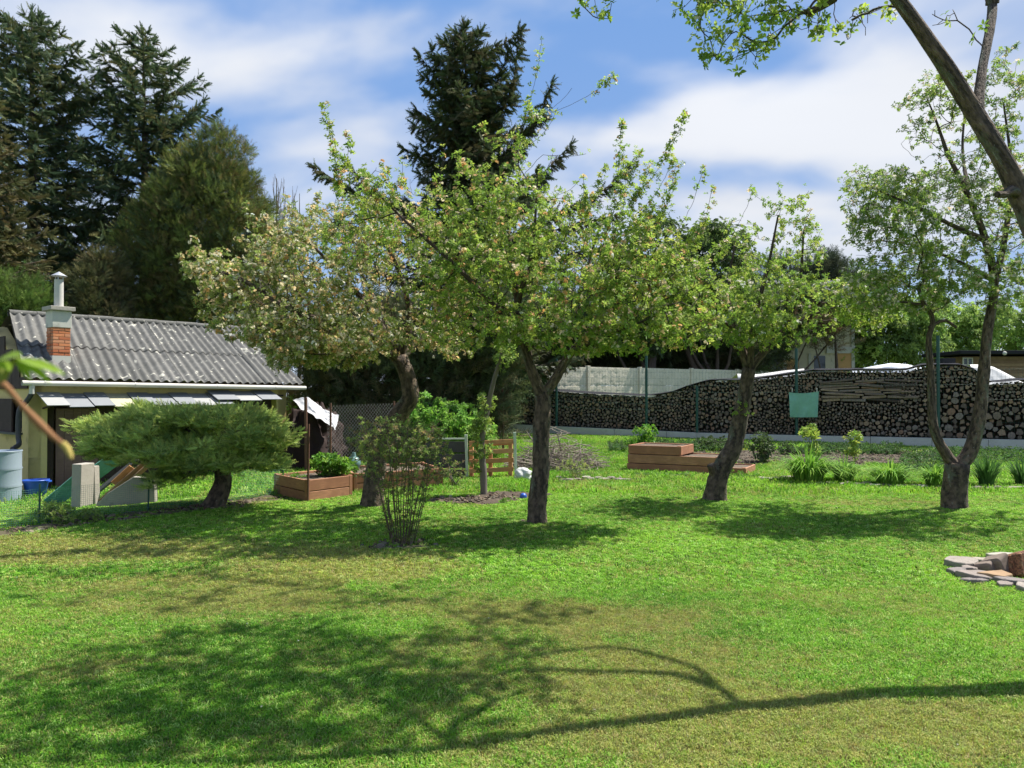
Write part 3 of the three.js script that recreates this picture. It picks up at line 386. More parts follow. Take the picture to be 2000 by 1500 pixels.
  // chimney
  { const q = ray(119, 703), o = camera.position, n2 = fwd(nrm).sub(S.position), t = E0.clone().sub(o).dot(n2) / q.dot(n2), c = inv(o.clone().addScaledVector(q, t)), dC = -(o.z + q.z * t); const yAt = (py) => inv(P(119, py, dC)).y;
    const ch = partGroup('chimney', S), w = 0.30, cz = c.z - 0.12, cx = c.x; reseed(9);
    const yb = yAt(695), yt = yAt(640), rows = 9, rh = (yt - yb) / rows;
    mesh('foot_render', box(w + 0.01, yb - yAt(740), w + 0.01, cx, (yb + yAt(740)) / 2, cz), M.white, ch); mesh('mortar_core', box(w - 0.02, yt - yb, w - 0.02, cx, (yt + yb) / 2, cz), M.mortar, ch);
    for (let r = 0; r < rows; r++) { const y = yb + (r + 0.5) * rh, f = r % 2 ? 0.33 : 0.66, h = rh - 0.009; for (const [a, b] of [[0, f], [f, 1]]) { mesh('brick', box(w * (b - a) - 0.008, h, 0.1, cx + w * ((a + b) / 2 - 0.5), y, cz + w / 2 - 0.05 + rr(-0.003, 0.005), 0.004), pick(M.brick), ch); mesh('brick', box(0.1, h, (w - 0.11) * (b - a) - 0.008, cx - w / 2 + 0.05 + rr(-0.004, 0.004), y, cz - 0.055 + (w - 0.11) * ((a + b) / 2 - 0.5), 0.004), pick(M.brick), ch); } mesh('brick', box(0.1, h, w - 0.12, cx + w / 2 - 0.05, y, cz - 0.056, 0.004), pick(M.brick), ch); }
    mesh('render_block', box(w + 0.025, yAt(607) - yt, w + 0.025, cx, (yAt(607) + yt) / 2, cz, 0.008), M.white, ch); mesh('cap_slab', box(w + 0.12, 0.075, w + 0.12, cx, yAt(607) + 0.0375, cz, 0.008), M.concrete, ch);
    const pb = yAt(607) + 0.07, pt = yAt(545); const pg = new THREE.CylinderGeometry(0.075, 0.078, pt - pb, 20); X(pg, cx, (pb + pt) / 2, cz); mesh('flue_pipe', pg, M.pipe, ch); const hy = yAt(540); const hg = new THREE.ConeGeometry(0.14, 0.085, 24, 1, true); X(hg, cx, hy + 0.06, cz); mesh('flue_hat', hg, M.zinc, ch); const hs = [0, 2.1, 4.2].map((a) => box(0.012, 0.1, 0.012, cx + 0.07 * Math.cos(a), hy - 0.01, cz + 0.07 * Math.sin(a))); hs.forEach((g) => mesh('hat_stay', g, M.zinc, ch)); }
}

// ---------------------------------------------------------------- broadleaf trees and shrubs
function leafOut(root, sk, crownDefs, { rmax = 0.012, skip = 0 } = {}) { // crownDefs: [name, shapes, material, per node, scale, palette]
  const o = root.position;
  for (const [name, shapes, mat, per, sc, pal, blot = 0, off = 0.03] of crownDefs) { const cr = new Crown(shapes), d = new V3(), p = new V3();
    sk.n.forEach((q, i) => { if (q.r > rmax || q.par < 0 || i < skip) return; let m = per * (q.lf ?? 1) * (q.kids === 0 ? 1.6 : 1) * (q.shoot ? 1.25 : 1); if (blot) m *= 2 * smooth(0.5 - blot, 0.5 + blot, fbm(q.p.x * 1.3 + 50, q.p.y * 1.3, q.p.z * 1.3, 2)); let k = Math.floor(m) + (rnd() < m % 1 ? 1 : 0);
      while (k-- > 0) { d.subVectors(q.p, sk.n[q.par].p).normalize().multiplyScalar(0.6); d.x += gauss() * 0.9; d.y += 0.45 + gauss() * 0.7; d.z += gauss() * 0.9; p.copy(q.p).sub(o); p.x += gauss() * off; p.y += gauss() * off; p.z += gauss() * off; cr.add(p, d, rnd() * 6.28, sc * rr(0.7, 1.25), vary(pal[Math.floor(rnd() * pal.length)], 0.22)); } });
    cr.build(name, mat, root); }
}
const PAL = {
  apple: [[0.25, 0.38, 0.055], [0.33, 0.45, 0.07], [0.18, 0.29, 0.04], [0.40, 0.48, 0.10]], olive: [[0.28, 0.36, 0.08], [0.34, 0.40, 0.10], [0.20, 0.27, 0.06]], bloomWarm: [[0.76, 0.66, 0.46], [0.72, 0.52, 0.28], [0.78, 0.72, 0.56], [0.66, 0.42, 0.18]], bloomPale: [[0.78, 0.70, 0.46], [0.74, 0.62, 0.36], [0.80, 0.76, 0.60], [0.66, 0.46, 0.22]], bloomWhite: [[0.76, 0.72, 0.62], [0.72, 0.64, 0.52]],
  dull: [[0.075, 0.12, 0.04], [0.10, 0.15, 0.05], [0.06, 0.095, 0.03]], bright: [[0.14, 0.32, 0.03], [0.11, 0.26, 0.025], [0.20, 0.36, 0.04]], rose: [[0.21, 0.29, 0.06], [0.28, 0.36, 0.08], [0.15, 0.21, 0.05], [0.28, 0.22, 0.10]], wood: [[0.11, 0.17, 0.045], [0.14, 0.21, 0.05], [0.09, 0.14, 0.04]], leafy: [[0.20, 0.40, 0.05], [0.26, 0.46, 0.07], [0.15, 0.31, 0.04]], light: [[0.24, 0.35, 0.06], [0.30, 0.40, 0.09], [0.18, 0.28, 0.05]], dark: [[0.06, 0.11, 0.03], [0.08, 0.14, 0.036]],
};
const atP = (a) => a.map(([x, y, d]) => P(x, y, d));
{ // apple tree in blossom, beside the shed
  reseed(101); const g = G(727, 990), d = -g.z; const t = thing('apple_tree', 'old crooked apple tree thick with cream blossom, reaching over the shed roof', 'tree', g.clone());
  const s = new Skel(); s.limb([new V3(g.x, g.y - 0.1, g.z), ...atP([[732, 930, d], [746, 870, d], [775, 815, d], [801, 778, d - 0.1], [797, 740, d - 0.1], [782, 700, d]])], 0.16, 0.115, false, 'trunk'); s.limbs[0].flare = 0.35;
  s.limb(atP([[782, 705, d], [720, 655, d - 0.3], [640, 630, d - 0.6], [560, 600, d - 0.7], [470, 545, d - 0.6], [400, 520, d - 0.5]]), 0.075, 0.015).limb(atP([[782, 700, d], [720, 600, d + 0.3], [640, 510, d + 0.6], [570, 440, d + 0.6]]), 0.07, 0.012).limb(atP([[782, 700, d], [800, 620, d], [775, 520, d - 0.2], [720, 420, d - 0.2]]), 0.07, 0.012).limb(atP([[783, 700, d], [840, 640, d + 0.4], [880, 570, d + 0.8], [900, 490, d + 1]]), 0.06, 0.012).limb(atP([[720, 655, d - 0.3], [650, 690, d - 1.1], [580, 690, d - 1.3]]), 0.03, 0.008).limb(atP([[775, 690, d], [720, 560, d + 1], [640, 420, d + 1.4]]), 0.05, 0.01);
  s.grow(fill([[540, 590, 160, 90, d - 0.4, 1.5, 360], [420, 560, 60, 40, d - 0.5, 0.6, 35], [640, 500, 150, 100, d, 1.6, 380], [700, 620, 150, 75, d - 0.3, 1.5, 260], [440, 530, 70, 45, d - 0.4, 0.8, 60], [770, 480, 110, 110, d, 1.4, 230], [600, 660, 90, 45, d - 0.9, 0.9, 130], [540, 470, 80, 60, d + 0.2, 1, 110], [850, 620, 70, 60, d + 0.4, 0.9, 90], [800, 650, 60, 40, d - 0.6, 0.6, 60], [660, 675, 130, 42, d - 0.7, 0.9, 190], [560, 690, 50, 35, d - 1.0, 0.6, 50], [400, 520, 45, 30, d - 0.5, 0.5, 40], [520, 640, 60, 40, d - 0.8, 0.7, 70], [880, 670, 60, 40, d, 0.7, 60], [520, 560, 60, 110, d - 0.2, 1.0, 130]]), { max: 1.5, up: 0.1 });
  for (const [x, y] of [[560, 385], [480, 400], [620, 380], [380, 470], [355, 505]]) s.shoot(P(x, y, d - 0.3));
  s.build(t); leafOut(t, s, [['crown', SH.apple, M.apple, 1.9, 0.8, PAL.olive, 0.3, 0.06], ['blossom', SH.bloom, M.blossom, 1.35, 1.05, PAL.bloomPale, 0.35, 0.05]]);
}
{ // the apple tree in the middle of the lawn
  reseed(102); const g = G(1048, 1022), d = -g.z; const t = thing('apple_tree', 'large spreading apple tree with fresh yellow-green leaves in the middle of the lawn', 'tree', g.clone());
  const s = new Skel(); s.limb([new V3(g.x, g.y - 0.1, g.z), ...atP([[1050, 985, d], [1056, 920, d], [1057, 850, d], [1060, 800, d], [1058, 765, d]])], 0.118, 0.10, false, 'trunk'); s.limbs[0].flare = 0.25;
  s.limb(atP([[1059, 775, d], [1040, 725, d - 0.1], [1022, 660, d - 0.1], [1012, 600, d], [1000, 500, d + 0.1], [985, 400, d + 0.1]]), 0.078, 0.012).limb(atP([[1060, 775, d], [1085, 740, d], [1115, 690, d + 0.1], [1160, 640, d + 0.2], [1225, 570, d + 0.3], [1280, 490, d + 0.4]]), 0.072, 0.012).limb(atP([[1022, 660, d - 0.1], [960, 590, d - 0.4], [880, 510, d - 0.6], [790, 430, d - 0.6], [710, 350, d - 0.5]]), 0.045, 0.008).limb(atP([[1012, 590, d], [1040, 480, d - 0.4], [1050, 350, d - 0.5]]), 0.04, 0.008).limb(atP([[1115, 690, d + 0.1], [1200, 650, d - 0.4], [1300, 610, d - 0.7]]), 0.035, 0.008).limb(atP([[1022, 650, d], [950, 560, d + 0.8], [880, 450, d + 1.2]]), 0.04, 0.008).limb(atP([[1160, 640, d + 0.2], [1150, 520, d + 0.7], [1180, 420, d + 0.9]]), 0.04, 0.008);
  s.grow(fill([[1040, 560, 250, 110, d, 1.4, 520], [900, 500, 190, 100, d, 1.3, 380], [1190, 540, 200, 110, d, 1.3, 430], [860, 430, 160, 65, d - 0.2, 1.0, 120], [1010, 420, 150, 80, d, 1.0, 120], [1320, 560, 100, 90, d, 0.9, 170], [1130, 640, 130, 55, d - 0.3, 0.9, 150], [960, 640, 90, 45, d - 0.5, 0.6, 80], [720, 380, 80, 60, d - 0.3, 0.6, 70], [1180, 440, 120, 50, d, 0.9, 55], [1380, 590, 60, 60, d, 0.6, 60], [1250, 650, 110, 45, d - 0.4, 0.7, 130], [1020, 300, 60, 70, d, 0.5, 18], [1120, 670, 70, 30, d - 0.4, 0.6, 60], [900, 640, 90, 45, d, 0.9, 100], [1050, 640, 60, 40, d - 0.6, 0.5, 60], [1340, 640, 70, 40, d - 0.3, 0.6, 70], [960, 340, 90, 60, d, 0.7, 22], [700, 470, 80, 60, d - 0.3, 0.8, 60]]), { max: 1.4, up: 0.15 });
  for (const [x, y, k] of [[632, 208, -0.4], [652, 300, -0.5], [680, 268, -0.2], [700, 330, 0.3], [1058, 72, 0], [1035, 215, -0.2], [1117, 172, 0.2], [1198, 148, 0.1], [1213, 240, 0.4], [1338, 225, 0], [1320, 320, 0.2], [1372, 335, -0.3], [1390, 370, 0.2], [1250, 300, 0.5], [1270, 325, 0.3], [940, 250, 0.2], [870, 300, -0.3], [1090, 210, 0.3], [980, 250, -0.2], [1145, 300, 0], [760, 330, 0.2], [1010, 280, 0.5], [905, 330, 0.6], [1080, 300, -0.5], [800, 350, 0.4], [1180, 330, -0.3], [1430, 430, 0.2], [1470, 372, 0.5]]) s.shoot(P(x, y, d + k));
  for (let i = 0; i < 34; i++) { const x = rr(640, 1400), y = rr(270, 420) + Math.abs(x - 1010) * 0.12; s.shoot(P(x, y, d + rr(-0.9, 0.9))); }
  s.build(t); leafOut(t, s, [['crown', SH.apple, M.apple, 2.0, 0.82, PAL.apple, 0.32, 0.06], ['blossom', SH.bloom, M.blossom, 0.36, 1.05, PAL.bloomWarm, 0.25, 0.05]]);
}
{ // leaning apple tree in front of the planter steps
  reseed(103); const g = G(1395, 978), d = -g.z; const t = thing('apple_tree', 'dark leaning apple tree with a sawn stub, in front of the stepped planter', 'tree', g.clone());
  const s = new Skel(); s.limb([new V3(g.x, g.y - 0.1, g.z), ...atP([[1398, 950, d], [1410, 915, d], [1434, 870, d], [1447, 810, d], [1456, 760, d], [1463, 720, d]])], 0.165, 0.10, false, 'trunk'); s.limbs[0].flare = 0.35;
  s.limb(atP([[1402, 945, d], [1396, 925, d - 0.05], [1389, 908, d - 0.1]]), 0.075, 0.062, true, 'sawn_stub').limb(atP([[1463, 722, d], [1442, 660, d], [1422, 580, d + 0.2], [1436, 470, d + 0.3]]), 0.07, 0.012).limb(atP([[1463, 722, d], [1490, 690, d], [1530, 645, d], [1560, 560, d], [1570, 450, d]]), 0.065, 0.012).limb(atP([[1463, 720, d], [1475, 620, d - 0.3], [1500, 520, d - 0.4], [1520, 420, d - 0.4]]), 0.06, 0.012).limb(atP([[1530, 645, d], [1600, 610, d - 0.3], [1670, 590, d - 0.4]]), 0.03, 0.008).limb(atP([[1442, 650, d], [1390, 610, d - 0.4], [1350, 580, d - 0.5]]), 0.03, 0.008);
  s.grow(fill([[1480, 570, 110, 100, d, 1.3, 230], [1430, 630, 90, 55, d - 0.2, 0.9, 120], [1560, 510, 60, 90, d, 0.8, 110], [1620, 590, 80, 55, d - 0.2, 0.8, 110], [1520, 640, 110, 40, d - 0.3, 0.8, 100], [1540, 430, 50, 50, d, 0.5, 30], [1450, 470, 50, 50, d, 0.5, 30], [1690, 610, 70, 40, d, 0.7, 60]]), { max: 1.3, up: 0.12 });
  for (const [x, y] of [[1520, 362], [1580, 372], [1545, 410], [1468, 375], [1590, 440], [1420, 430], [1500, 420], [1560, 470]]) s.shoot(P(x, y, d + rr(-0.3, 0.3)));
  s.grow(fill([[1452, 800, 22, 16, d - 0.1, 0.15, 10]]), { max: 0.6 });
  s.build(t); leafOut(t, s, [['crown', SH.apple, M.apple, 1.9, 0.82, PAL.apple, 0.3, 0.06], ['blossom', SH.bloom, M.blossom, 0.15, 1.2, PAL.bloomWhite, 0.2]]);
}
{ // forked apple tree at the right edge of the lawn
  reseed(104); const g = G(1865, 994), d = -g.z; const t = thing('apple_tree', 'tall apple tree forked low into two trunks, with airy white-flowered crown by the log pile', 'tree', g.clone());
  const s = new Skel(); s.limb([new V3(g.x, g.y - 0.1, g.z), ...atP([[1865, 960, d], [1868, 925, d], [1870, 905, d]])], 0.165, 0.155, false, 'trunk'); s.limbs[0].flare = 0.2;
  s.limb(atP([[1868, 915, d], [1850, 890, d], [1828, 850, d], [1820, 800, d], [1818, 730, d], [1814, 660, d], [1822, 625, d], [1800, 585, d - 0.1]]), 0.078, 0.03).limb(atP([[1870, 915, d], [1893, 885, d], [1912, 820, d], [1920, 740, d], [1928, 650, d], [1942, 560, d], [1925, 470, d], [1890, 380, d], [1850, 300, d]]), 0.105, 0.03).limb(atP([[1815, 640, d], [1845, 625, d], [1868, 640, d]]), 0.028, 0.02, true, 'limb').limb(atP([[1942, 555, d], [1965, 450, d + 0.2], [1975, 330, d + 0.3], [1960, 200, d + 0.3]]), 0.055, 0.012).limb(atP([[1925, 470, d], [1860, 440, d - 0.4], [1780, 400, d - 0.6], [1700, 365, d - 0.6]]), 0.045, 0.01).limb(atP([[1938, 545, d], [1870, 510, d + 0.2], [1790, 480, d + 0.3], [1720, 470, d + 0.3]]), 0.04, 0.01).limb(atP([[1850, 300, d], [1830, 240, d], [1810, 190, d]]), 0.03, 0.008).limb(atP([[1890, 370, d], [1880, 280, d + 0.6], [1890, 180, d + 0.7]]), 0.035, 0.008).limb(atP([[1818, 600, d], [1760, 590, d - 0.2], [1710, 600, d - 0.3]]), 0.025, 0.007);
  s.grow(fill([[1830, 420, 170, 90, d, 1.3, 300], [1730, 370, 90, 45, d - 0.2, 0.8, 110], [1900, 280, 110, 100, d, 1.0, 150], [1850, 190, 80, 55, d, 0.7, 60], [1970, 420, 90, 140, d, 1.1, 190], [1890, 520, 110, 60, d, 0.9, 150], [1760, 500, 100, 55, d, 0.9, 120], [1970, 150, 50, 70, d, 0.5, 40], [1720, 580, 80, 40, d, 0.7, 70], [1800, 570, 60, 50, d, 0.6, 60], [1960, 560, 60, 60, d, 0.6, 60], [1690, 440, 60, 50, d, 0.6, 60], [1700, 540, 60, 50, d, 0.6, 70], [2090, 380, 100, 180, d, 1.2, 150]]), { max: 1.3, up: 0.1 });
  s.grow(fill([[1690, 350, 50, 20, d, 0.4, 14], [1790, 270, 40, 30, d, 0.4, 14], [1780, 210, 30, 30, d, 0.3, 10]]), { max: 1.2 });
  s.build(t); leafOut(t, s, [['crown', SH.apple, M.apple, 2.1, 0.78, PAL.light, 0.25, 0.06], ['blossom', SH.bloom, M.blossom, 0.6, 0.95, PAL.bloomWhite, 0.25]]);
}
{ // the big tree that leans in from the right and shades the foreground
  reseed(105); const lift = (px, py, h) => G(px, py).addScaledVector(SUN, h / SUN.y); const g = G(2230, 1334); g.y -= 0.02; const t = thing('apple_tree', 'big dark tree leaning in from the right edge, thick forked trunk near the camera', 'tree', g.clone());
  const s = new Skel(); s.limb([new V3(g.x, g.y - 0.1, g.z), ...atP([[2145, 914, 4.69], [2072, 600, 4.95], [2010, 425, 5.1], [1968, 330, 5.12], [1930, 265, 5.12], [1905, 225, 5.15], [1860, 150, 5.12], [1810, 75, 5.1], [1755, 0, 5.1], [1660, -110, 5.0], [1500, -230, 5.0], [1330, -330, 5.1]])], 0.115, 0.022, false, 'trunk'); s.limbs[0].flare = 0.2;
  s.limb([P(1908, 225, 5.15), P(1918, 140, 5.35), P(1938, 10, 5.75), lift(1330, 1300, 5.3), lift(1180, 1268, 5.7), lift(1020, 1290, 6.1)], 0.036, 0.024).limb(atP([[1975, 372, 5.05], [1956, 382, 5.0], [1948, 380, 4.98]]), 0.026, 0.02, true, 'sawn_stub');
  s.limb([lift(1020, 1290, 6.1), lift(850, 1190, 6.9), lift(600, 1150, 7.5), lift(350, 1120, 8.2)], 0.018, 0.006).limb([P(1938, 0, 5.75), lift(1300, 1320, 5.2), lift(1130, 1316, 5.5), lift(1000, 1315, 5.7), lift(860, 1390, 5.8)], 0.045, 0.02).limb([P(1660, -110, 5.0), P(1620, -60, 5.2), P(1632, -5, 5.5), P(1577, 26, 5.6)], 0.035, 0.026).limb(atP([[1660, -110, 5.0], [1540, -90, 5.5], [1440, -50, 5.7], [1380, 10, 5.8]]), 0.028, 0.006);
  const tg = []; for (const [px, py, w, h, n, h0, h1] of [[520, 1340, 430, 110, 420, 5.0, 6.2], [330, 1420, 330, 70, 200, 5.0, 6.0], [850, 1260, 230, 55, 170, 5.6, 6.6], [600, 1260, 300, 50, 140, 5.4, 6.5], [1020, 1200, 150, 28, 60, 6.6, 7.4], [800, 1420, 200, 60, 80, 5.0, 5.8], [150, 1350, 180, 80, 70, 5.2, 6.2], [950, 1330, 150, 40, 60, 5.6, 6.2], [120, 1440, 200, 60, 90, 5.0, 5.8], [420, 1390, 330, 90, 300, 5.2, 6.4], [520, 1330, 380, 100, 200, 5.4, 6.6], [650, 1165, 260, 32, 70, 7.2, 7.9], [330, 1125, 260, 30, 70, 7.9, 8.6], [250, 1180, 250, 25, 50, 7.4, 8.2]]) for (let i = 0; i < n; i++) { let x, y; do { x = rr(-1, 1); y = rr(-1, 1); } while (x * x + y * y > 1); if (fbm(px * 0.01 + x * 2.2, py * 0.01 + y * 2.2, 8, 2) < 0.4) continue; tg.push(lift(px + x * w, py + y * h, rr(h0, h1))); }
  s.grow(tg, { max: 2.2, up: 0.1, step: 0.14, jit: 0.03 });
  const n0 = s.n.length; s.grow(fill([[1400, 35, 75, 45, 5.7, 0.3, 24], [1490, 20, 90, 35, 5.7, 0.35, 26], [1440, 95, 60, 38, 5.7, 0.25, 18], [1370, 110, 40, 22, 5.8, 0.2, 10], [1560, 40, 60, 40, 5.6, 0.3, 20], [1500, 85, 20, 18, 5.6, 0.15, 5]]), { max: 0.9, up: -0.25, step: 0.05, jit: 0.008 });
  const bare = s.n.length; s.grow(fill([[1650, 45, 70, 35, 5.6, 0.2, 26], [1720, 30, 40, 30, 5.4, 0.2, 10], [1840, 40, 40, 30, 5.5, 0.15, 8]]), { max: 0.9, up: -0.2, step: 0.05, jit: 0.01 });
  s.build(t); s.n.slice(bare).forEach((q) => { if (rnd() < 0.9) q.r = 1; }); s.n.slice(n0, bare).forEach((q) => { q.lf = 0.42; }); leafOut(t, s, [['crown', SH.appleFine, M.apple, 1.9, 0.8, PAL.apple, 0, 0.06], ['blossom', SH.bloom, M.blossom, 0.06, 1.1, PAL.bloomWhite]]);
}
{ // slim tree covered in leafy shoots in the dug bed
  reseed(106); const g = G(945, 968), d = -g.z; const t = thing('fruit_tree', 'slim pale tree leaning over a dug bed, its stem wrapped in green shoots', 'tree', g.clone());
  const s = new Skel(); s.limb([new V3(g.x, g.y - 0.05, g.z), ...atP([[944, 920, d], [940, 870, d], [950, 810, d], [963, 750, d], [978, 700, d], [986, 660, d]])], 0.06, 0.03, false, 'trunk');
  s.grow(fill([[942, 850, 24, 60, d, 0.22, 45], [984, 690, 22, 30, d, 0.2, 30], [950, 790, 18, 30, d, 0.15, 16], [935, 895, 18, 30, d, 0.15, 14]]), { max: 0.7, step: 0.06 });
  s.build(t, M.twigGrey, M.twigGrey, 0.1); leafOut(t, s, [['crown', SH.apple, M.apple, 1.7, 1.0, PAL.light, 0, 0.06]]);
}
{ // many-stemmed shrub on the lawn
  reseed(107); const g = G(785, 1064), d = -g.z; const t = thing('shrub', 'upright many-stemmed shrub with small olive leaves in a ring of bare soil', 'shrub', g.clone()); const s = new Skel();
  for (let i = 0; i < 22; i++) { const a = -1 + 2 * (i + rr(0.1, 0.9)) / 22, b = rr(-1, 1); s.limb([new V3(g.x + a * 0.12, g.y - 0.03, g.z + b * 0.1), P(785 + a * 46 + rr(-5, 5), 970 + rr(-10, 10), d + b * 0.25), P(785 + a * 66 + rr(-10, 10), 900 + rr(-20, 20), d + b * 0.4), P(782 + a * 88 + rr(-12, 12), 840 + rr(-25, 30), d + b * 0.5)], rr(0.005, 0.009), 0.003, false, 'stem'); }
  s.grow(fill([[770, 860, 95, 50, d, 0.6, 210], [740, 900, 70, 50, d, 0.5, 80], [830, 890, 60, 60, d, 0.5, 80], [790, 940, 55, 40, d, 0.4, 40]]), { max: 0.6, step: 0.06, up: 0.2 });
  s.build(t, M.stem, M.stem, 0.05); leafOut(t, s, [['crown', SH.small, M.shrub, 1.5, 1.0, PAL.rose]], { rmax: 0.0075 });
}
// low bushes: [name, label, category, px, py of the foot, crown ellipsoids, clusters, shapes, palette, size]
function bush(name, label, category, px, py, ells, shapes, pal, sc = 1, { group, stems = 6, per = 1.0, sd = 1, g = G(px, py), max = 1.6 } = {}) {
  reseed(sd + 1000); const d = -g.z, t = thing(name, label, category, g.clone(), 0, group), s = new Skel();
  const E = ells.map(([x, y, w, h, hd, n]) => [x, y, w, h, d, hd, n]);
  for (let i = 0; i < stems; i++) { const e = pick(E); s.limb([new V3(g.x + gauss() * 0.08, g.y - 0.03, g.z + gauss() * 0.08), P(lerp(px, e[0], 0.6) + gauss() * e[2] * 0.3, lerp(py, e[1], 0.55), d + gauss() * 0.15), P(e[0] + gauss() * e[2] * 0.4, e[1] + gauss() * e[3] * 0.4, d + gauss() * e[5] * 0.4)], 0.010 * sc, 0.004, false, 'stem'); }
  s.grow(fill(E), { max, step: 0.07 * sc, up: 0.15 }); s.build(t, M.twigGrey, M.twigGrey, 0.05); leafOut(t, s, [['foliage', shapes, M.shrub, per, sc, pal]]); return t;
}
bush('bush', 'round leafy green bush by the wire fence, in front of the turquoise board', 'bush', 112, 1022, [[108, 1003, 46, 24, 0.45, 170]], SH.small, PAL.light, 1.35, { sd: 1, stems: 9 });
bush('bush', 'small green bush at the foot of the concrete post', 'bush', 175, 1018, [[176, 1007, 26, 14, 0.3, 80]], SH.small, PAL.light, 1.3, { sd: 2, stems: 5 });
bush('bush', 'broad bright green bush behind the compost boards', 'bush', 890, 905, [[870, 825, 80, 45, 1.0, 220], [815, 805, 45, 40, 0.8, 90], [935, 850, 45, 32, 0.7, 70]], SH.broad, PAL.leafy, 1.15, { sd: 3, stems: 10, max: 1.6 });
bush('bush', 'low green bush just beside the compost boards', 'bush', 890, 950, [[880, 920, 34, 28, 0.3, 60]], SH.small, PAL.rose, 1.3, { sd: 4 });
bush('bush', 'tall leafy bush behind the left end of the stepped planter', 'bush', 1262, 872, [[1262, 845, 26, 18, 0.5, 40], [1240, 862, 30, 10, 0.5, 30]], SH.broad, PAL.bright, 1.2, { sd: 5 });
bush('bush', 'leafy bush with pale tips between the planter and the day lilies', 'bush', 1490, 905, [[1488, 872, 24, 28, 0.4, 60]], SH.broad, PAL.dull, 1.1, { sd: 6 });
bush('bush', 'dark green bush low against the white wall footing', 'bush', 1545, 890, [[1540, 872, 20, 12, 0.4, 24]], SH.small, PAL.dark, 1.8, { sd: 7 });
bush('sapling', 'young tree in leaf standing between the cloth and the largest day lily', 'sapling', 1588, 905, [[1583, 845, 20, 16, 0.3, 34], [1590, 880, 12, 12, 0.2, 12]], SH.broad, PAL.apple, 1.1, { sd: 8, lobe: 0.8, stems: 2 });
bush('sapling', 'thin young tree in leaf on the bare bed, right of the cloth', 'sapling', 1670, 905, [[1668, 858, 15, 14, 0.25, 24], [1668, 880, 14, 12, 0.2, 12]], SH.broad, PAL.apple, 1.05, { sd: 9, stems: 2 });
bush('bush', 'low leafy plants behind the stepped planter', 'bush', 1400, 878, [[1390, 865, 35, 12, 0.5, 40], [1450, 872, 20, 14, 0.4, 20]], SH.broad, PAL.dull, 1.1, { sd: 10 });
bush('bush', 'straggly grey-green bush beside the brush heap', 'bush', 1120, 935, [[1120, 915, 40, 22, 0.5, 70]], SH.small, PAL.olive, 1.4, { sd: 11, per: 0.8 });
bush('ground_cover', 'leafy ground cover along the front of the stepped planter', 'plants', 1290, 932, [[1260, 927, 30, 7, 0.2, 40], [1330, 928, 40, 7, 0.2, 50]], SH.small, PAL.bright, 1.2, { sd: 12, stems: 10, max: 2 });
bush('ground_cover', 'leafy ground cover at the right end of the stepped planter', 'plants', 1450, 934, [[1450, 929, 42, 8, 0.2, 50]], SH.small, PAL.bright, 1.2, { sd: 13, stems: 8, max: 2 });
bush('bush', 'sprawling brown-green bush behind the first planter box', 'bush', 650, 895, [[655, 830, 30, 18, 0.5, 40], [690, 860, 40, 30, 0.5, 50]], SH.small, PAL.olive, 1.6, { sd: 14, max: 1.6 });
bush('climber', 'green climber at the corner of the shed by the tarpaulin', 'plant', 568, 905, [[570, 800, 10, 30, 0.3, 36], [566, 860, 8, 30, 0.2, 16]], SH.small, PAL.bright, 1.4, { sd: 15, stems: 4, max: 2 });
bush('seedling', 'small green plant in the dug bed beside the blue ball', 'plant', 985, 985, [[985, 978, 12, 6, 0.1, 12]], SH.small, PAL.bright, 1.2, { sd: 16, stems: 3 });

// ---------------------------------------------------------------- conifers
const up3 = new V3(0, 1, 0);
function clothe(cr, path, o, { r0, r1, step, per, fwd = 0.6, hang = 0.3, side = 0.8, pal, from = 0.1, flat = 0.5 }) {
  const pts = curve(path, step), n = pts.length - 1, T = new V3(), A = new V3(), B = new V3(), d = new V3();
  for (let i = 0; i <= n; i++) { const t = i / n; if (t < from) continue; T.subVectors(pts[Math.min(n, i + 1)], pts[Math.max(0, i - 1)]).normalize(); A.crossVectors(T, up3); if (A.lengthSq() < 1e-3) A.set(1, 0, 0); A.normalize(); B.crossVectors(A, T);
    for (let k = 0; k < per; k++) { const a = rnd() * 6.283, s = lerp(r0, r1, t) * rr(0.65, 1.2); d.copy(T).multiplyScalar(fwd).addScaledVector(A, Math.cos(a) * side).addScaledVector(B, Math.sin(a) * side * flat); d.y -= hang * rr(0.2, 1.4); cr.add(pts[i].clone().sub(o), d, rnd() * 6.28, s, vary(pal[Math.floor(rnd() * pal.length)], 0.25)); }
    if (i === n) for (let k = 0; k < 3; k++) { d.copy(T); d.x += gauss() * 0.3; d.y += gauss() * 0.2; d.z += gauss() * 0.3; cr.add(pts[i].clone().sub(o), d, rnd() * 6.28, r1, vary(pal[0], 0.2)); } }
}
const CPAL = { blue: [[0.092, 0.135, 0.066], [0.12, 0.165, 0.072], [0.072, 0.108, 0.056], [0.16, 0.165, 0.068]], dark: [[0.075, 0.105, 0.046], [0.095, 0.125, 0.052], [0.12, 0.11, 0.056]], olive: [[0.16, 0.20, 0.045], [0.12, 0.16, 0.042], [0.22, 0.23, 0.06], [0.18, 0.15, 0.06], [0.085, 0.12, 0.05]], fresh: [[0.12, 0.20, 0.04], [0.10, 0.165, 0.035], [0.15, 0.22, 0.045]], brownish: [[0.12, 0.12, 0.045], [0.08, 0.095, 0.04], [0.14, 0.12, 0.055]] };
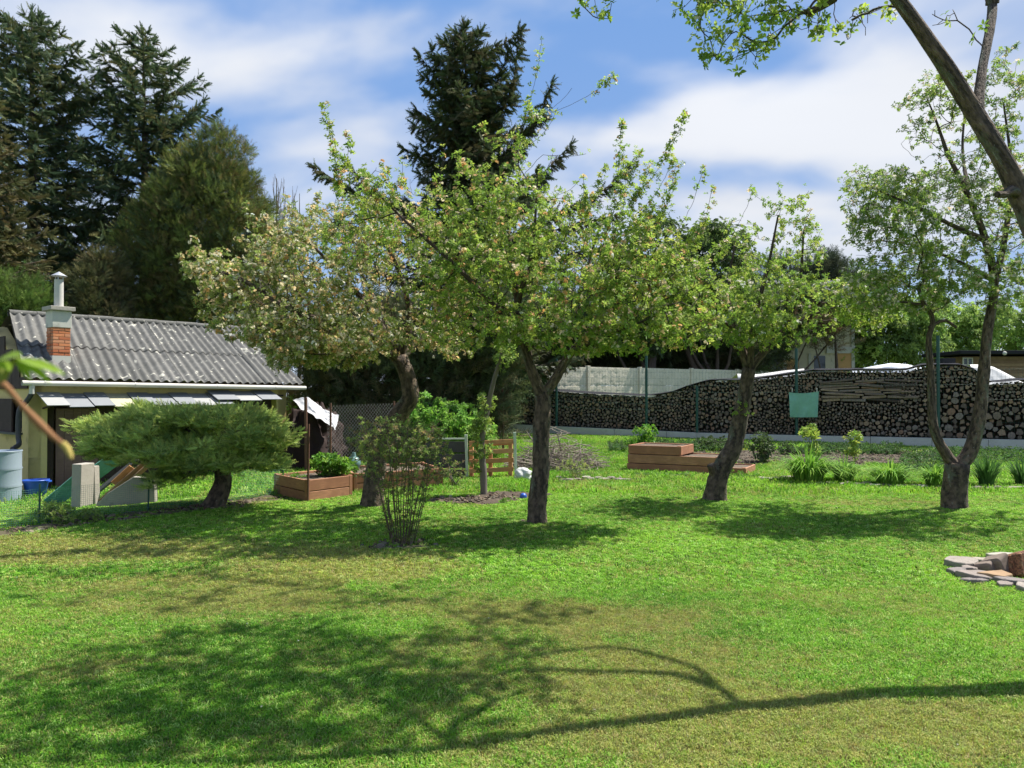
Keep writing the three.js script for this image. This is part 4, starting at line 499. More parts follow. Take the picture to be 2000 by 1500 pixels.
function spruce(label, px, baseY, d, apex, R, { sd, pal, whorls = 34, from = 0.06, size = 0.55, up = 0.0, arms = [], hang = 0.45, per = 4, shapes = SH.spruce, wob = 0.25, pow = 0.8, name = 'spruce_tree', group } = {}) {
  reseed(sd + 2000); const foot = P(px, 770, d); foot.y = groundY(foot.x, foot.z); const t = thing(name, label, 'tree', foot.clone(), 0, group), top = P(apex[0], apex[1], d), H = top.y - foot.y, axis = (h) => foot.clone().lerp(top, h).add(new V3(gauss() * 0.03, 0, 0));
  const tr = new MB(); tr.tube([foot.clone().setY(foot.y - 0.2), axis(0.3), axis(0.7), top].map((p) => p.clone().sub(foot)), [0.02 * H, 0.016 * H, 0.007 * H, 0.02], 10); mesh('trunk', tr.geo(), M.conBark, t);
  const cr = new Crown(shapes), br = new MB(); let phi = 0;
  const arm = (pts, r0, r1, p = per, hg = hang, rad = 0.04) => { const c = curve(pts, 0.35); br.tube(c.map((q) => q.clone().sub(foot)), c.map((_, i) => lerp(rad, 0.008, i / (c.length - 1))), 4, false); clothe(cr, pts, foot, { r0, r1, step: 0.17 * size / 0.55, per: p, hang: hg, pal, from: 0.12 }); };
  for (let w = 0; w < whorls; w++) { const h = from + (1 - from) * Math.pow((w + 0.5) / whorls, 0.92), k = Math.round(lerp(7, 4, h)); for (let j = 0; j < k; j++) { phi += 2.4 + gauss() * 0.3; const L = Math.max(0.25, R * Math.pow(1 - h, pow) * rr(1 - wob, 1 + wob)), a = axis(Math.min(0.99, h + gauss() * 0.01)), dx = Math.cos(phi), dz = Math.sin(phi), rise = lerp(-0.12, 0.55, Math.pow(h, 2)) + up + gauss() * 0.08; const b = a.clone().add(new V3(dx * L * 0.55, L * (rise * 0.55 - 0.05), dz * L * 0.55)), e = a.clone().add(new V3(dx * L, L * (rise * 0.8 + 0.08), dz * L)); arm([a, b, e], size * lerp(1.25, 0.8, h), size * 0.6, per, hang * lerp(1, 0.4, h), lerp(0.045, 0.015, h)); } }
  for (const [h, pts, sz, hg] of arms) arm([axis(h), ...pts.map(([x, y, dd = 0]) => P(x, y, d + dd))], size * (sz || 1.1), size * 0.6, per + 2, hg ?? 0.75, 0.06);
  clothe(cr, [axis(0.9), top.clone().add(new V3(0, 0.25, 0))], foot, { r0: size * 0.6, r1: size * 0.5, step: 0.15, per: 3, hang: -0.3, pal, from: 0 });
  mesh('branches', br.geo(), M.conBark, t, 'stuff'); cr.build('crown', M.needle, t); return t;
}
spruce('tall blue-green spruce at the far left behind the shed', 68, 700, 27, [62, 36], 5.2, { pow: 0.6, wob: 0.42,  sd: 1, pal: CPAL.blue, whorls: 42, up: 0.06, arms: [[0.8, [[110, 150], [152, 92]]], [0.78, [[20, 130], [10, 62]]], [0.7, [[160, 200], [190, 155]]]], hang: 0.5 });
spruce('blue-green spruce with a long right arm, behind the chimney', 285, 700, 28, [280, 74], 4.8, { wob: 0.42,  sd: 2, pal: CPAL.blue, whorls: 40, up: 0.08, pow: 0.6, arms: [[0.66, [[340, 250], [395, 200]], 1.0], [0.6, [[350, 270], [372, 245]]], [0.74, [[330, 170], [345, 150]]], [0.72, [[215, 180], [205, 150]]]], hang: 0.5 });
spruce('brown-tinged spruce cut by the left edge of the view', -60, 700, 21, [-95, 60], 3.3, { sd: 3, pal: CPAL.brownish, whorls: 36, hang: 0.6 });
spruce('dark many-topped spruce towering behind the middle apple tree', 955, 700, 27, [905, 62], 3.0, { sd: 4, pal: CPAL.dark, whorls: 34, from: 0.1, up: 0.12, pow: 0.5, wob: 0.35, size: 0.6, hang: 0.9, per: 6, name: 'spruce_tree',
  arms: [[0.66, [[1000, 170], [1012, 62]]], [0.62, [[880, 190], [822, 112]]], [0.62, [[1050, 230], [1076, 165]]], [0.68, [[860, 140], [845, 100]]], [0.72, [[880, 110], [903, 58]]], [0.72, [[950, 120], [1015, 62], [1015, 60]]], [0.55, [[870, 260], [815, 215]]], [0.54, [[870, 280], [812, 245]]], [0.5, [[850, 340], [790, 290]]], [0.48, [[1050, 350], [1112, 285]]], [0.45, [[850, 420], [720, 370], [690, 330]]], [0.42, [[850, 450], [700, 380], [618, 328]], 1.2], [0.44, [[1080, 420], [1180, 370], [1225, 330]]], [0.4, [[800, 480], [660, 430]]], [0.38, [[1060, 460], [1200, 420]]], [0.58, [[1030, 250], [1060, 235]]], [0.6, [[960, 190], [990, 110]]], [0.64, [[940, 150], [925, 90]]], [0.36, [[1100, 500], [1250, 470]]], [0.34, [[780, 540], [650, 500]]]] });
function mass(label, px, d, ells, { sd, pal, shapes = SH.yew, size = 0.5, n = 1, upw = 0.55, name = 'yew_tree', category = 'tree', mat = M.needle, spires = [], baseH = 1.0, core = true, lobe = 0.45, limbR = 0.06 } = {}) { // a dense tree of upright sprays over lobes
  reseed(sd + 3000); const foot = P(px, 770, d); foot.y = groundY(foot.x, foot.z); const t = thing(name, label, category, foot.clone()), cr = new Crown(shapes), br = new MB();
  const C = ells.map(([x, y, w, h, hd, k]) => [P(x, y, d), w / F * d, h / F * d, hd, k]);
  const trunkTop = C[0][0].clone(); br.tube([new V3(0, -0.2, 0), trunkTop.clone().sub(foot).multiplyScalar(0.5), trunkTop.clone().sub(foot)], [limbR * 2.5, limbR * 1.6, limbR * 0.5], 8);
  for (const [c, w, h, hd, k] of C) { br.tube([new V3(0, baseH * 0.6, 0), c.clone().sub(foot).multiplyScalar(0.5).add(new V3(gauss() * 0.2, 0.1, gauss() * 0.2)), c.clone().sub(foot)], [limbR, limbR * 0.7, limbR * 0.25], 5);
    const per = 26, lobes = Math.max(3, Math.round(k * n * 2.6 / per)); for (let i = 0; i < lobes; i++) { let x, y, z, q; do { x = rr(-1, 1); y = rr(-1, 1); z = rr(-1, 1); q = Math.sqrt(x * x + y * y + z * z); } while (q > 1 || q < 0.05); const rad = (core && rnd() < 0.2 ? rr(0.3, 0.75) : rr(0.78, 1.02)) / q, lc = new V3(c.x + x * rad * w, c.y + y * rad * h, c.z + z * rad * hd), lr = lobe * rr(0.55, 1.2), tint = rr(0.6, 1.4), pk = pick(pal);
      for (let j = 0; j < per; j++) { const a = rnd() * 6.283, cy = rr(-0.55, 1), sn = Math.sqrt(1 - cy * cy), o = new V3(Math.cos(a) * sn, cy, Math.sin(a) * sn), p = lc.clone().addScaledVector(o, lr * Math.pow(rnd(), 0.4)); o.y += upw; o.x += x * 0.5 + gauss() * 0.35; o.z += z * 0.5 + gauss() * 0.35; const cc = rnd() < 0.6 ? pk : pick(pal); cr.add(p.sub(foot), o, rnd() * 6.28, size * rr(0.55, 1.1), vary([cc[0] * tint, cc[1] * tint, cc[2] * tint], 0.18)); } } }
  for (const [x, y, y0] of spires) { const a = P(x, y0, d), b = P(x + gauss() * 4, y, d); clothe(cr, [a, b], foot, { r0: size * 0.9, r1: size * 0.45, step: 0.16, per: 3, hang: -0.5, pal, from: 0, fwd: 0.9, side: 0.6, flat: 1 }); }
  mesh('branches', br.geo(), M.conBark, t, 'stuff'); cr.build('crown', mat, t); return t;
}
mass('huge olive-brown yew with an upswept ragged outline behind the shed roof', 400, 23, [[400, 470, 120, 170, 1.6, 1500], [320, 520, 80, 140, 1.4, 800], [480, 500, 55, 160, 1.3, 800], [430, 340, 60, 90, 0.9, 450], [440, 620, 110, 90, 1.4, 600], [280, 610, 70, 60, 1.0, 350], [370, 350, 40, 60, 0.7, 200]], { sd: 1, pal: CPAL.olive, size: 0.24, n: 3.0, lobe: 0.36, spires: [[433, 228, 300], [455, 262, 330], [405, 270, 340], [480, 300, 370], [352, 318, 380], [498, 340, 400], [310, 350, 420], [385, 300, 360], [512, 390, 450], [420, 255, 320]] });
mass('smaller olive conifer just right of the flue pipe', 200, 21, [[200, 570, 40, 70, 0.8, 420], [215, 620, 50, 40, 0.8, 250]], { sd: 2, pal: CPAL.brownish, size: 0.22, n: 2.4, lobe: 0.28, spires: [[200, 478, 530], [185, 500, 540], [222, 510, 560]] });
mass('bright green conifer left of the chimney behind the roof ridge', 40, 20, [[40, 610, 50, 70, 0.8, 460], [70, 640, 30, 50, 0.6, 150]], { sd: 3, pal: CPAL.fresh, size: 0.22, n: 2.4, lobe: 0.28, spires: [[50, 515, 570], [30, 540, 580], [75, 565, 610]] });
mass('dark evergreen hedge in deep shade behind the compost corner', 700, 20, [[640, 720, 70, 90, 0.9, 420], [740, 700, 90, 110, 1.0, 620], [850, 710, 90, 110, 1.0, 620], [940, 700, 60, 110, 0.8, 380], [980, 650, 50, 90, 0.8, 250], [700, 830, 150, 60, 0.8, 500], [900, 820, 100, 60, 0.8, 350]], { sd: 4, pal: CPAL.dark, size: 0.45, n: 1.5, lobe: 0.45, name: 'evergreen_hedge', category: 'hedge' });
mass('dense dark tree with a bare lower trunk behind the concrete fence', 1272, 36, [[1272, 510, 90, 105, 2.0, 700], [1220, 560, 70, 90, 1.6, 450], [1180, 640, 70, 60, 1.5, 260], [1270, 640, 90, 50, 1.5, 320]], { sd: 5, lobe: 0.8, pal: PAL.wood, shapes: SH.broad, mat: M.shrub, upw: 0.4, n: 0.8, size: 3.2, name: 'background_tree', limbR: 0.12, baseH: 3 });
mass('dark rounded tree behind the leaning apple tree', 1400, 37, [[1310, 600, 80, 70, 1.6, 350], [1400, 530, 65, 95, 1.8, 620], [1350, 590, 70, 80, 1.6, 450], [1440, 600, 50, 60, 1.4, 260]], { sd: 6, lobe: 0.8, pal: PAL.wood, shapes: SH.broad, mat: M.shrub, upw: 0.4, n: 0.8, size: 3.2, name: 'background_tree', limbR: 0.12, baseH: 3 });
mass('dark undergrowth of conifers filling the gap above the concrete fence', 1200, 39, [[1130, 660, 130, 75, 1.5, 560], [1330, 670, 150, 65, 1.5, 560], [1060, 700, 90, 60, 1.4, 300], [1240, 710, 130, 45, 1.4, 400], [1420, 700, 90, 50, 1.4, 300]], { sd: 7, pal: CPAL.dark, size: 0.9, n: 2.2, lobe: 0.9, name: 'conifer_thicket', category: 'trees', limbR: 0.08 });
mass('grey-green conifer by the house roof', 1600, 46, [[1600, 545, 40, 50, 1.2, 300], [1640, 560, 60, 45, 1.4, 300], [1520, 560, 40, 45, 1.2, 200]], { sd: 8, pal: [[0.06, 0.08, 0.045], [0.075, 0.09, 0.05]], size: 0.7, name: 'background_conifer', spires: [[1605, 488, 540], [1655, 505, 550]] });
mass('reddish-brown budding tree in front of the cream house', 1640, 38, [[1630, 640, 55, 45, 1.3, 240], [1580, 625, 50, 40, 1.2, 200]], { sd: 9, lobe: 0.8, pal: [[0.16, 0.11, 0.06], [0.12, 0.11, 0.05], [0.10, 0.13, 0.05]], size: 0.6, name: 'background_tree', n: 0.9 });
mass('green bushy tree between the leaning apple tree and the cream house', 1500, 39, [[1500, 630, 50, 50, 1.3, 260], [1545, 600, 60, 40, 1.3, 240], [1440, 660, 50, 40, 1.2, 220], [1610, 590, 60, 35, 1.2, 200], [1690, 580, 50, 45, 1.3, 200]], { sd: 15, lobe: 0.8, pal: PAL.wood, shapes: SH.broad, mat: M.shrub, upw: 0.4, size: 3.0, name: 'background_tree', n: 1.1 });
const LT = [[0.24, 0.36, 0.08], [0.30, 0.42, 0.10], [0.18, 0.28, 0.07]];
for (const [k, label, px, d, E] of [[1, 'light green bushy tree behind the pale tarpaulin on the log pile', 1730, 42, [[1730, 650, 70, 60, 1.5, 420], [1690, 690, 50, 40, 1.2, 200], [1780, 640, 50, 50, 1.3, 220], [1700, 640, 50, 50, 1.3, 220], [1800, 690, 60, 40, 1.3, 220]]], [2, 'light green bushy tree rising beside the roof of the timber shed', 1860, 44, [[1860, 650, 60, 50, 1.5, 320], [1820, 610, 50, 40, 1.3, 180], [1880, 690, 60, 40, 1.3, 220], [1920, 630, 40, 40, 1.2, 160]]], [3, 'light green tree above the roof of the timber shed at the right edge', 1985, 46, [[1985, 645, 70, 45, 1.5, 360], [2060, 620, 80, 70, 1.6, 300]]]])
  mass(label, px, d, E, { sd: 10 + k, lobe: 0.8, pal: LT, shapes: SH.broad, size: 3.0, name: 'background_tree', mat: M.shrub, n: 0.9, upw: 0.4, core: true });
{ // bare poplars behind the blossom
  for (const [px, d, n, sd, label] of [[540, 33, 34, 1, 'bare grey poplar with thin upright branches, right of the yew'], [585, 34, 16, 2, 'smaller bare poplar seen through the blossom']]) { reseed(sd + 4000); const f = P(px, 770, d); f.y = groundY(f.x, f.z); const t = thing('bare_tree', label, 'tree', f.clone()), tr = new MB(), br = new MB(); const top = P(px, 318 + sd * 30, d); tr.tube([f, f.clone().lerp(top, 0.5), top].map((p) => p.clone().sub(f)), [0.13, 0.07, 0.012], 8); mesh('trunk', tr.geo(), M.twigGrey, t);
    for (let i = 0; i < n * 3; i++) { const h = rr(0.3, 0.9), a = f.clone().lerp(top, h), q = rnd() * 6.28, w = rr(0.3, 1.0), L = rr(0.8, 2.0) * (1.15 - h * 0.7); const p1 = a.clone().add(new V3(Math.cos(q) * w * 0.7, L * 0.35, Math.sin(q) * w * 0.7)), p2 = a.clone().add(new V3(Math.cos(q) * w, L, Math.sin(q) * w)); br.tube(curve([a, p1, p2], 0.3).map((p) => p.sub(f)), Array(12).fill(0.014), 3, false); for (let j = 0; j < 3; j++) { const b = p1.clone().lerp(p2, rnd()); br.tube([b, b.clone().add(new V3(gauss() * 0.12, rr(0.3, 0.7), gauss() * 0.12))].map((p) => p.clone().sub(f)), [0.009, 0.006], 3, false); } } mesh('branches', br.geo(), M.twigGrey, t, 'stuff'); }
}
{ // juniper
  reseed(301); const g = G(428, 992), d = -g.z; const t = thing('juniper', 'spreading flat-topped juniper on a short thick bent trunk beside the wire fence', 'juniper', g.clone()); const cr = new Crown(SH.juniper);
  const s = new Skel(); s.limb([new V3(g.x - 0.12, g.y - 0.05, g.z), ...atP([[425, 970, d], [436, 940, d], [432, 905, d], [440, 870, d]])], 0.13, 0.10, false, 'trunk'); s.limbs[0].flare = 0.5;
  const JP = [[0.36, 0.48, 0.12], [0.44, 0.55, 0.13], [0.27, 0.39, 0.11], [0.52, 0.60, 0.17]]; const pads = [[300, 855, 130, 26, 0.9, 500], [260, 838, 105, 16, 0.6, 260], [210, 832, 75, 12, 0.4, 120], [345, 820, 130, 20, 0.9, 420], [440, 825, 120, 26, 1.0, 520], [500, 840, 70, 30, 0.9, 330], [520, 870, 50, 34, 0.8, 260], [400, 870, 130, 34, 1.1, 620], [320, 890, 100, 26, 0.8, 330], [260, 872, 90, 18, 0.6, 220], [440, 905, 85, 26, 0.8, 330], [360, 920, 60, 22, 0.6, 190], [230, 890, 45, 10, 0.35, 70], [290, 805, 40, 10, 0.35, 70], [330, 940, 35, 20, 0.4, 80], [490, 905, 60, 24, 0.7, 180]];
  for (const [x, y, w, h, hd, k] of pads) { const dz = (y > 850 ? -0.25 : 0.15) + gauss() * 0.1, c = P(x, y, d + dz), W = w / F * d * 0.92, Hh = h / F * d; s.limb([P(438, 880, d), P(lerp(438, x, 0.5), lerp(875, y + 10, 0.6), d + dz * 0.5), P(lerp(438, x, 0.95), y + 6, d + dz)], 0.03, 0.008);
    for (let i = 0; i < k * 0.3; i++) { let a, b, e, q; do { a = rr(-1, 1); b = rr(-1, 1); e = rr(-1, 1); q = a * a + b * b + e * e; } while (q > 1 || q < 0.3 || b < -0.5); const lc = new V3(c.x + a * W, c.y + b * Hh - 0.12 * a * a * Hh, c.z + e * hd), out = new V3(lc.x - g.x, 0, lc.z - g.z).normalize(), lr = rr(0.06, 0.12); if (fbm(lc.x * 1.2, lc.y * 7, lc.z * 1.2, 2) < 0.46) continue; const tint = rr(0.6, 1.2), pk = pick(JP);
      for (let j = 0; j < 19; j++) { const ph = rnd() * 6.283, cy = rr(-0.4, 1), sn = Math.sqrt(1 - cy * cy), o = new V3(Math.cos(ph) * sn, cy * 0.8, Math.sin(ph) * sn), p = lc.clone().addScaledVector(o, lr * rr(0.3, 1)).addScaledVector(out, rr(-0.05, 0.1)); o.multiplyScalar(0.8).addScaledVector(out, 0.5); o.y += 0.15; const cc = rnd() < 0.6 ? pk : pick(JP); cr.add(p.sub(g), o, rnd() * 6.28, 0.12 * rr(0.6, 1.15), vary([cc[0] * tint, cc[1] * tint, cc[2] * tint], 0.18)); } } }
  s.build(t, M.bark, M.twig, 0.2); cr.build('crown', M.juniper, t);
}

// ---------------------------------------------------------------- left corner: barrel, tub, concrete, boards, low wire fence
reseed(400);
{ const p = P(2, 968, 12.7), r = 0.29, h = P(2, 880, 12.7).y - groundY(p.x, p.z) + 0.01; p.y = groundY(p.x, p.z) - 0.01; const t = thing('rain_barrel', 'grey-blue ribbed metal barrel under the shed downpipe', 'barrel', p);
  const pr = [[0.02, 0], [r, 0], [r + 0.006, 0.02], [r, 0.04]]; for (const y of [0.33, 0.66]) pr.push([r, h * y - 0.02], [r + 0.014, h * y], [r, h * y + 0.02]); pr.push([r, h - 0.03], [r + 0.012, h - 0.01], [r + 0.008, h], [r - 0.01, h], [r - 0.012, h - 0.04]); mesh('body', new THREE.LatheGeometry(pr.map(([a, b]) => new THREE.Vector2(a, b)), 40), M.barrel, t); mesh('lid', X(new THREE.CylinderGeometry(r - 0.012, r - 0.012, 0.015, 40), 0, h - 0.05, 0), M.barrel, t); }
{ const g = P(70, 966, 13.1); g.y = groundY(g.x, g.z); const t = thing('plastic_tub', 'blue plastic tub standing by the shed door', 'tub', g); const h = 0.33; mesh('tub', new THREE.LatheGeometry([[0.01, 0.01], [0.14, 0], [0.19, h - 0.03], [0.205, h - 0.02], [0.205, h], [0.185, h], [0.13, 0.03], [0.01, 0.03]].map(([a, b]) => new THREE.Vector2(a, b)), 32), M.blue, t); for (const s of [-1, 1]) mesh('handle', box(0.05, 0.03, 0.1, s * 0.22, h - 0.03, 0, 0.006), M.blue, t); }
{ const a = P(160, 1000, 12.0), w = 0.17; const t = mesh('concrete_post', boardGeo(a.clone().setY(a.y - 0.1), P(163, 905, 12.0), new V3(0.98, 0, 0.15), 0.16, 0.30, null, 0.012), M.concrete); tag(t, 'upright pale concrete post in front of the shed door', 'post'); const b = P(184, 998, 12.2); tag(mesh('concrete_post', boardGeo(b, P(182, 910, 12.2), new V3(0.98, 0, 0.15), 0.13, 0.12, null, 0.01), M.concrete), 'narrow grey concrete post standing just behind the wider one', 'post'); }
tag(mesh('concrete_slab', (() => { const sh = new THREE.Shape([[0, 0], [0.97, 0], [0.96, 0.5], [0.62, 0.52], [0.2, 0.26], [0, 0.06]].map(([a, b]) => new THREE.Vector2(a, b))); const g = new THREE.ExtrudeGeometry(sh, { depth: 0.1, bevelEnabled: true, bevelSize: 0.008, bevelThickness: 0.008, bevelSegments: 1 }); g.scale(0.9, 0.95, 1); const p = P(192, 994, 11.95); g.rotateY(0.1); g.translate(p.x, p.y, p.z); return g; })(), M.concrete), 'broken pale concrete slab standing on edge beside the posts', 'slab');
const lean = (a, b, w, t, mat, name, label, cat) => tag(mesh(name, boardGeo(P(a[0], a[1], a[2] - 0.5), P(b[0], b[1], b[2] - 0.5), new V3(0.35, 0.8, 0.2), w * 0.9, t), mat), label, cat);
lean([98, 985, 12.85], [158, 935, 12.9], 0.27, 0.03, M.turq, 'painted_board', 'turquoise painted board leaning low, left of the concrete post', 'board');
lean([185, 925, 13.0], [262, 868, 13.1], 0.27, 0.03, M.turq, 'painted_board', 'turquoise painted board leaning up behind the juniper', 'board');
lean([188, 962, 12.8], [270, 895, 12.9], 0.035, 0.12, M.greyBoard, 'edge_board', 'dark grey board edge leaning under the turquoise board', 'board');
lean([196, 980, 12.62], [282, 905, 12.75], 0.10, 0.025, M.boardWood, 'wooden_board', 'long brown wooden board leaning across the concrete slab', 'board');
lean([222, 945, 12.7], [258, 912, 12.72], 0.12, 0.025, M.pallet[0], 'wooden_board', 'short orange-brown board lying on the long leaning board', 'board');
lean([245, 948, 12.66], [300, 900, 12.75], 0.08, 0.03, M.boardWood, 'wooden_board', 'pale board leaning behind the slab under the juniper', 'board');
{ const L0 = new V3(FA[0] - FU[0] * 2.2, 0, FA[1] - FU[1] * 2.2), L1 = new V3(FB[0] + 0.05, 0, FB[1] - 0.05); const t = thing('wire_fence', 'low green wire mesh fence on thin posts along the edge of the lawn', 'fence', new V3());
  const base = (u) => { const x = lerp(L0.x, L1.x, u), z = lerp(L0.z, L1.z, u); return groundY(x, z); }; mesh('wire_mesh', wireGrid(L0, L1, 0.01, 0.46, 0.026, 0.026, 0.0013, base).geo(), M.greenWire, t, 'stuff');
  const len = L0.distanceTo(L1); for (const s of [0.02, 1.32, 2.62, 4.0, 5.15, len - 0.02]) { const u = s / len, x = lerp(L0.x, L1.x, u), z = lerp(L0.z, L1.z, u); pole('post', new V3(x, base(u) - 0.1, z), new V3(x + 0.01, base(u) + 0.52, z), 0.013, M.greenPost, t); } }
// ---------------------------------------------------------------- planters, compost corner
function planter(label, corner, left, right, h, boards, soilTop, sd) { // corner, left end, right end: ground points
  reseed(sd); const t = thing('planter_box', label, 'planter', corner.clone()), y = new V3(0, 1, 0), d4 = left.clone().add(right).sub(corner); const side = (a, b, mi) => { for (let k = 0; k < boards; k++) { const hb = h / boards, yy = (k + 0.5) * hb; const g = boardGeo(a.clone().add(new V3(0, yy, 0)), b.clone().add(new V3(0, yy, 0)), y, hb - 0.010, 0.035 + rr(-0.004, 0.004), corner, 0.007); mesh('plank', g, M.plank[(k + mi) % 3], t); } };
  const base = corner.y - 0.02; const C = corner.clone().setY(base), A = left.clone().setY(base), B = right.clone().setY(base), D = d4.setY(base); side(A, C, 0); side(C, B, 1); side(B, D, 2); side(D, A, 0);
  for (const q of [C, A, B, D]) { const cc = C.clone().add(D).multiplyScalar(0.5); const p = q.clone().lerp(cc, 0.012); mesh('corner_post', boardGeo(p.clone().setY(base - 0.05), p.clone().setY(base + h + 0.004), B.clone().sub(C).normalize(), 0.06, 0.06, corner, 0.006), M.plank[2], t); }
  const m = new MB(), N = 14; const ins = 0.04, at = (u, v) => { u = lerp(ins, 1 - ins, u); v = lerp(ins, 1 - ins, v); const p = C.clone().addScaledVector(A.clone().sub(C), u).addScaledVector(B.clone().sub(C), v); p.y = base + soilTop + 0.05 * fbm(p.x * 6, p.z * 6, 1, 3); return p.sub(corner); }; for (let i = 0; i <= N; i++) for (let j = 0; j <= N; j++) m.v(at(i / N, j / N), i / N, j / N); for (let i = 0; i < N; i++) for (let j = 0; j < N; j++) { const k = i * (N + 1) + j; m.i.push(k, k + N + 1, k + 1, k + 1, k + N + 1, k + N + 2); } mesh('potting_soil', m.geo(), M.soil, t); return { C, A, B, D, base };
}
const p1 = planter('reddish plank planter box beside the end of the wire fence, planted with greens', G(600, 981), G(539, 966), G(684, 969), 0.36, 2, 0.29, 41);
const p2 = planter('long reddish plank planter behind the many-stemmed shrub', G(692, 962), G(668, 946), G(862, 950), 0.34, 2, 0.27, 42);
{ const c = p1.C.clone().lerp(p1.D, 0.62); c.y = p1.base + 0.3; bush('vegetable', 'leafy bright green vegetables growing in the first planter box', 'plant', 645, 930, [[640, 905, 34, 16, 0.3, 60], [670, 910, 24, 12, 0.25, 30]], SH.broad, PAL.bright, 1.15, { sd: 31, g: c, stems: 6, max: 1.2 });
  const e = p1.C.clone().lerp(p1.A, 0.5).lerp(p1.B, 0.2); e.y = p1.base + 0.3; bush('seedling', 'small seedlings in the near corner of the first planter box', 'plant', 585, 932, [[575, 930, 26, 4, 0.15, 20]], SH.small, PAL.bright, 1, { sd: 32, g: e, stems: 4, max: 1 }); }
tag(pole('garden_stake', p1.C.clone().add(new V3(0.02, -0.05, 0.035)), P(603, 828, -p1.C.z + 0.02), 0.017, M.rust, scene), 'brown wooden stake at the near corner of the first planter box', 'stake');
tag(mesh('water_can', (() => { const g = mergeGeometries([X(new THREE.SphereGeometry(0.13, 20, 14), 0, 0.12, 0), X(new THREE.CylinderGeometry(0.03, 0.05, 0.1, 12), 0, 0.27, 0)]); const q = p2.A.clone().lerp(p2.B, 0.12); g.translate(q.x, p2.base + 0.28, q.z); return g; })(), std([0.12, 0.22, 0.20], { roughness: 0.35 })), 'dull teal rounded container in the end of the long planter', 'container');
{ // pallet between two pale posts
  const g = G(957, 935), d = -g.z, t = thing('pallet', 'orange-brown wooden pallet standing upright between two pale posts', 'pallet', g.clone()); const at = (x, y, dd = 0) => P(x, y, d + dd); reseed(51);
  for (const [i, y] of [866, 884, 902, 920, 938].entries()) mesh('slat', boardGeo(at(916, y, -0.02), at(1003, y - 4, 0.05), up3, 0.088, 0.02, g), M.pallet[i % 3], t);
  for (const [i, x] of [921, 958, 997].entries()) mesh('stringer', boardGeo(at(x, 944, 0.08), at(x, 862, 0.10), new V3(1, 0, 0.1), 0.075, 0.10, g), M.pallet[(i + 1) % 3], t);
  for (const [i, y] of [868, 902, 936].entries()) mesh('slat', boardGeo(at(918, y, 0.17), at(1003, y - 4, 0.22), up3, 0.09, 0.02, g), M.pallet[2], t);
  for (const [px, y0, y1, l] of [[911, 940, 849, 'pale green post at the left edge of the upright pallet'], [1006, 936, 844, 'pale green post at the right edge of the upright pallet']]) tag(mesh('fence_post', boardGeo(P(px + 2, y0, d + 0.02), P(px - 1, y1, d + 0.02), new V3(1, 0, 0), 0.055, 0.055), M.paleGreen), l, 'post');
  const pn = thing('compost_panel', 'dark grey panel of two boards with a gap, left of the pallet', 'panel', P(870, 930, d + 0.2)); for (const [y0, w] of [[872, 0.21], [900, 0.28], [926, 0.2]]) mesh('board', boardGeo(P(832, y0, d + 0.35), P(909, y0 + 1, d + 0.08), up3, w, 0.025, pn.position), M.greyBoard, pn); mesh('top_rail', boardGeo(P(832, 857, d + 0.35), P(909, 857, d + 0.06), up3, 0.03, 0.05, pn.position), M.paleGreen, pn); }
{ const g = G(1022, 938), t = new THREE.SphereGeometry(0.16, 32, 20), p = t.attributes.position; for (let i = 0; i < p.count; i++) { const v = new V3().fromBufferAttribute(p, i), k = 1 + 0.9 * (fbm(v.x * 13, v.y * 13, v.z * 13, 4) - 0.5); p.setXYZ(i, v.x * k * 1.1, Math.max(v.y * k * 0.85, -0.1), v.z * k); } t.computeVertexNormals(); t.translate(g.x, g.y + 0.1, g.z); tag(mesh('sack', t, M.sack), 'crumpled white sack on the ground right of the pallet', 'sack'); }
{ const g = G(1022, 976); const b = new THREE.SphereGeometry(0.055, 24, 16); b.translate(g.x, g.y + 0.05, g.z); tag(mesh('ball', b, M.blue), 'small blue ball lying in the dug bed', 'ball'); const q = G(880, 972); const f = new THREE.SphereGeometry(0.03, 12, 8); f.scale(1, 0.7, 1); f.translate(q.x, q.y + 0.02, q.z); tag(mesh('pebble', f, M.palestone), 'single white pebble at the edge of the dug bed', 'pebble'); }
{ reseed(61); const g = G(1085, 915), t = thing('brush_pile', 'heap of dry grey cut branches behind the middle apple tree', 'brush pile', g.clone()), m = new MB(); for (let i = 0; i < 800; i++) { const a = rnd() * 6.28, q = Math.sqrt(rnd()), c = new V3(Math.cos(a) * q * 1.05, rnd() * 0.95 * (1.1 - q), Math.sin(a) * q * 0.7), L = rr(0.2, 0.75), e = rnd() * 6.28, s = gauss() * 0.5; const d = new V3(Math.cos(e), s, Math.sin(e)).multiplyScalar(L / 2); const k = c.clone().add(new V3(gauss() * 0.06, gauss() * 0.06, gauss() * 0.06)); const A = c.clone().sub(d), B = c.clone().add(d); A.y = Math.max(A.y, -0.02); B.y = Math.max(B.y, -0.02); m.tube([A, k, B], [rr(0.004, 0.011), 0.006, 0.003], 4, false); } mesh('cut_branches', m.geo(), std([0.24, 0.20, 0.16]), t, 'stuff'); for (let i = 0; i < 7; i++) { const a = g.clone().add(new V3(rr(-0.4, 0.2), 0, rr(-0.2, 0.3))); pole('long_branch', a, a.clone().add(new V3(rr(-0.75, -0.15), rr(0.5, 1.2), rr(-0.3, 0.1))), 0.011, M.twigGrey, t, 5); } }
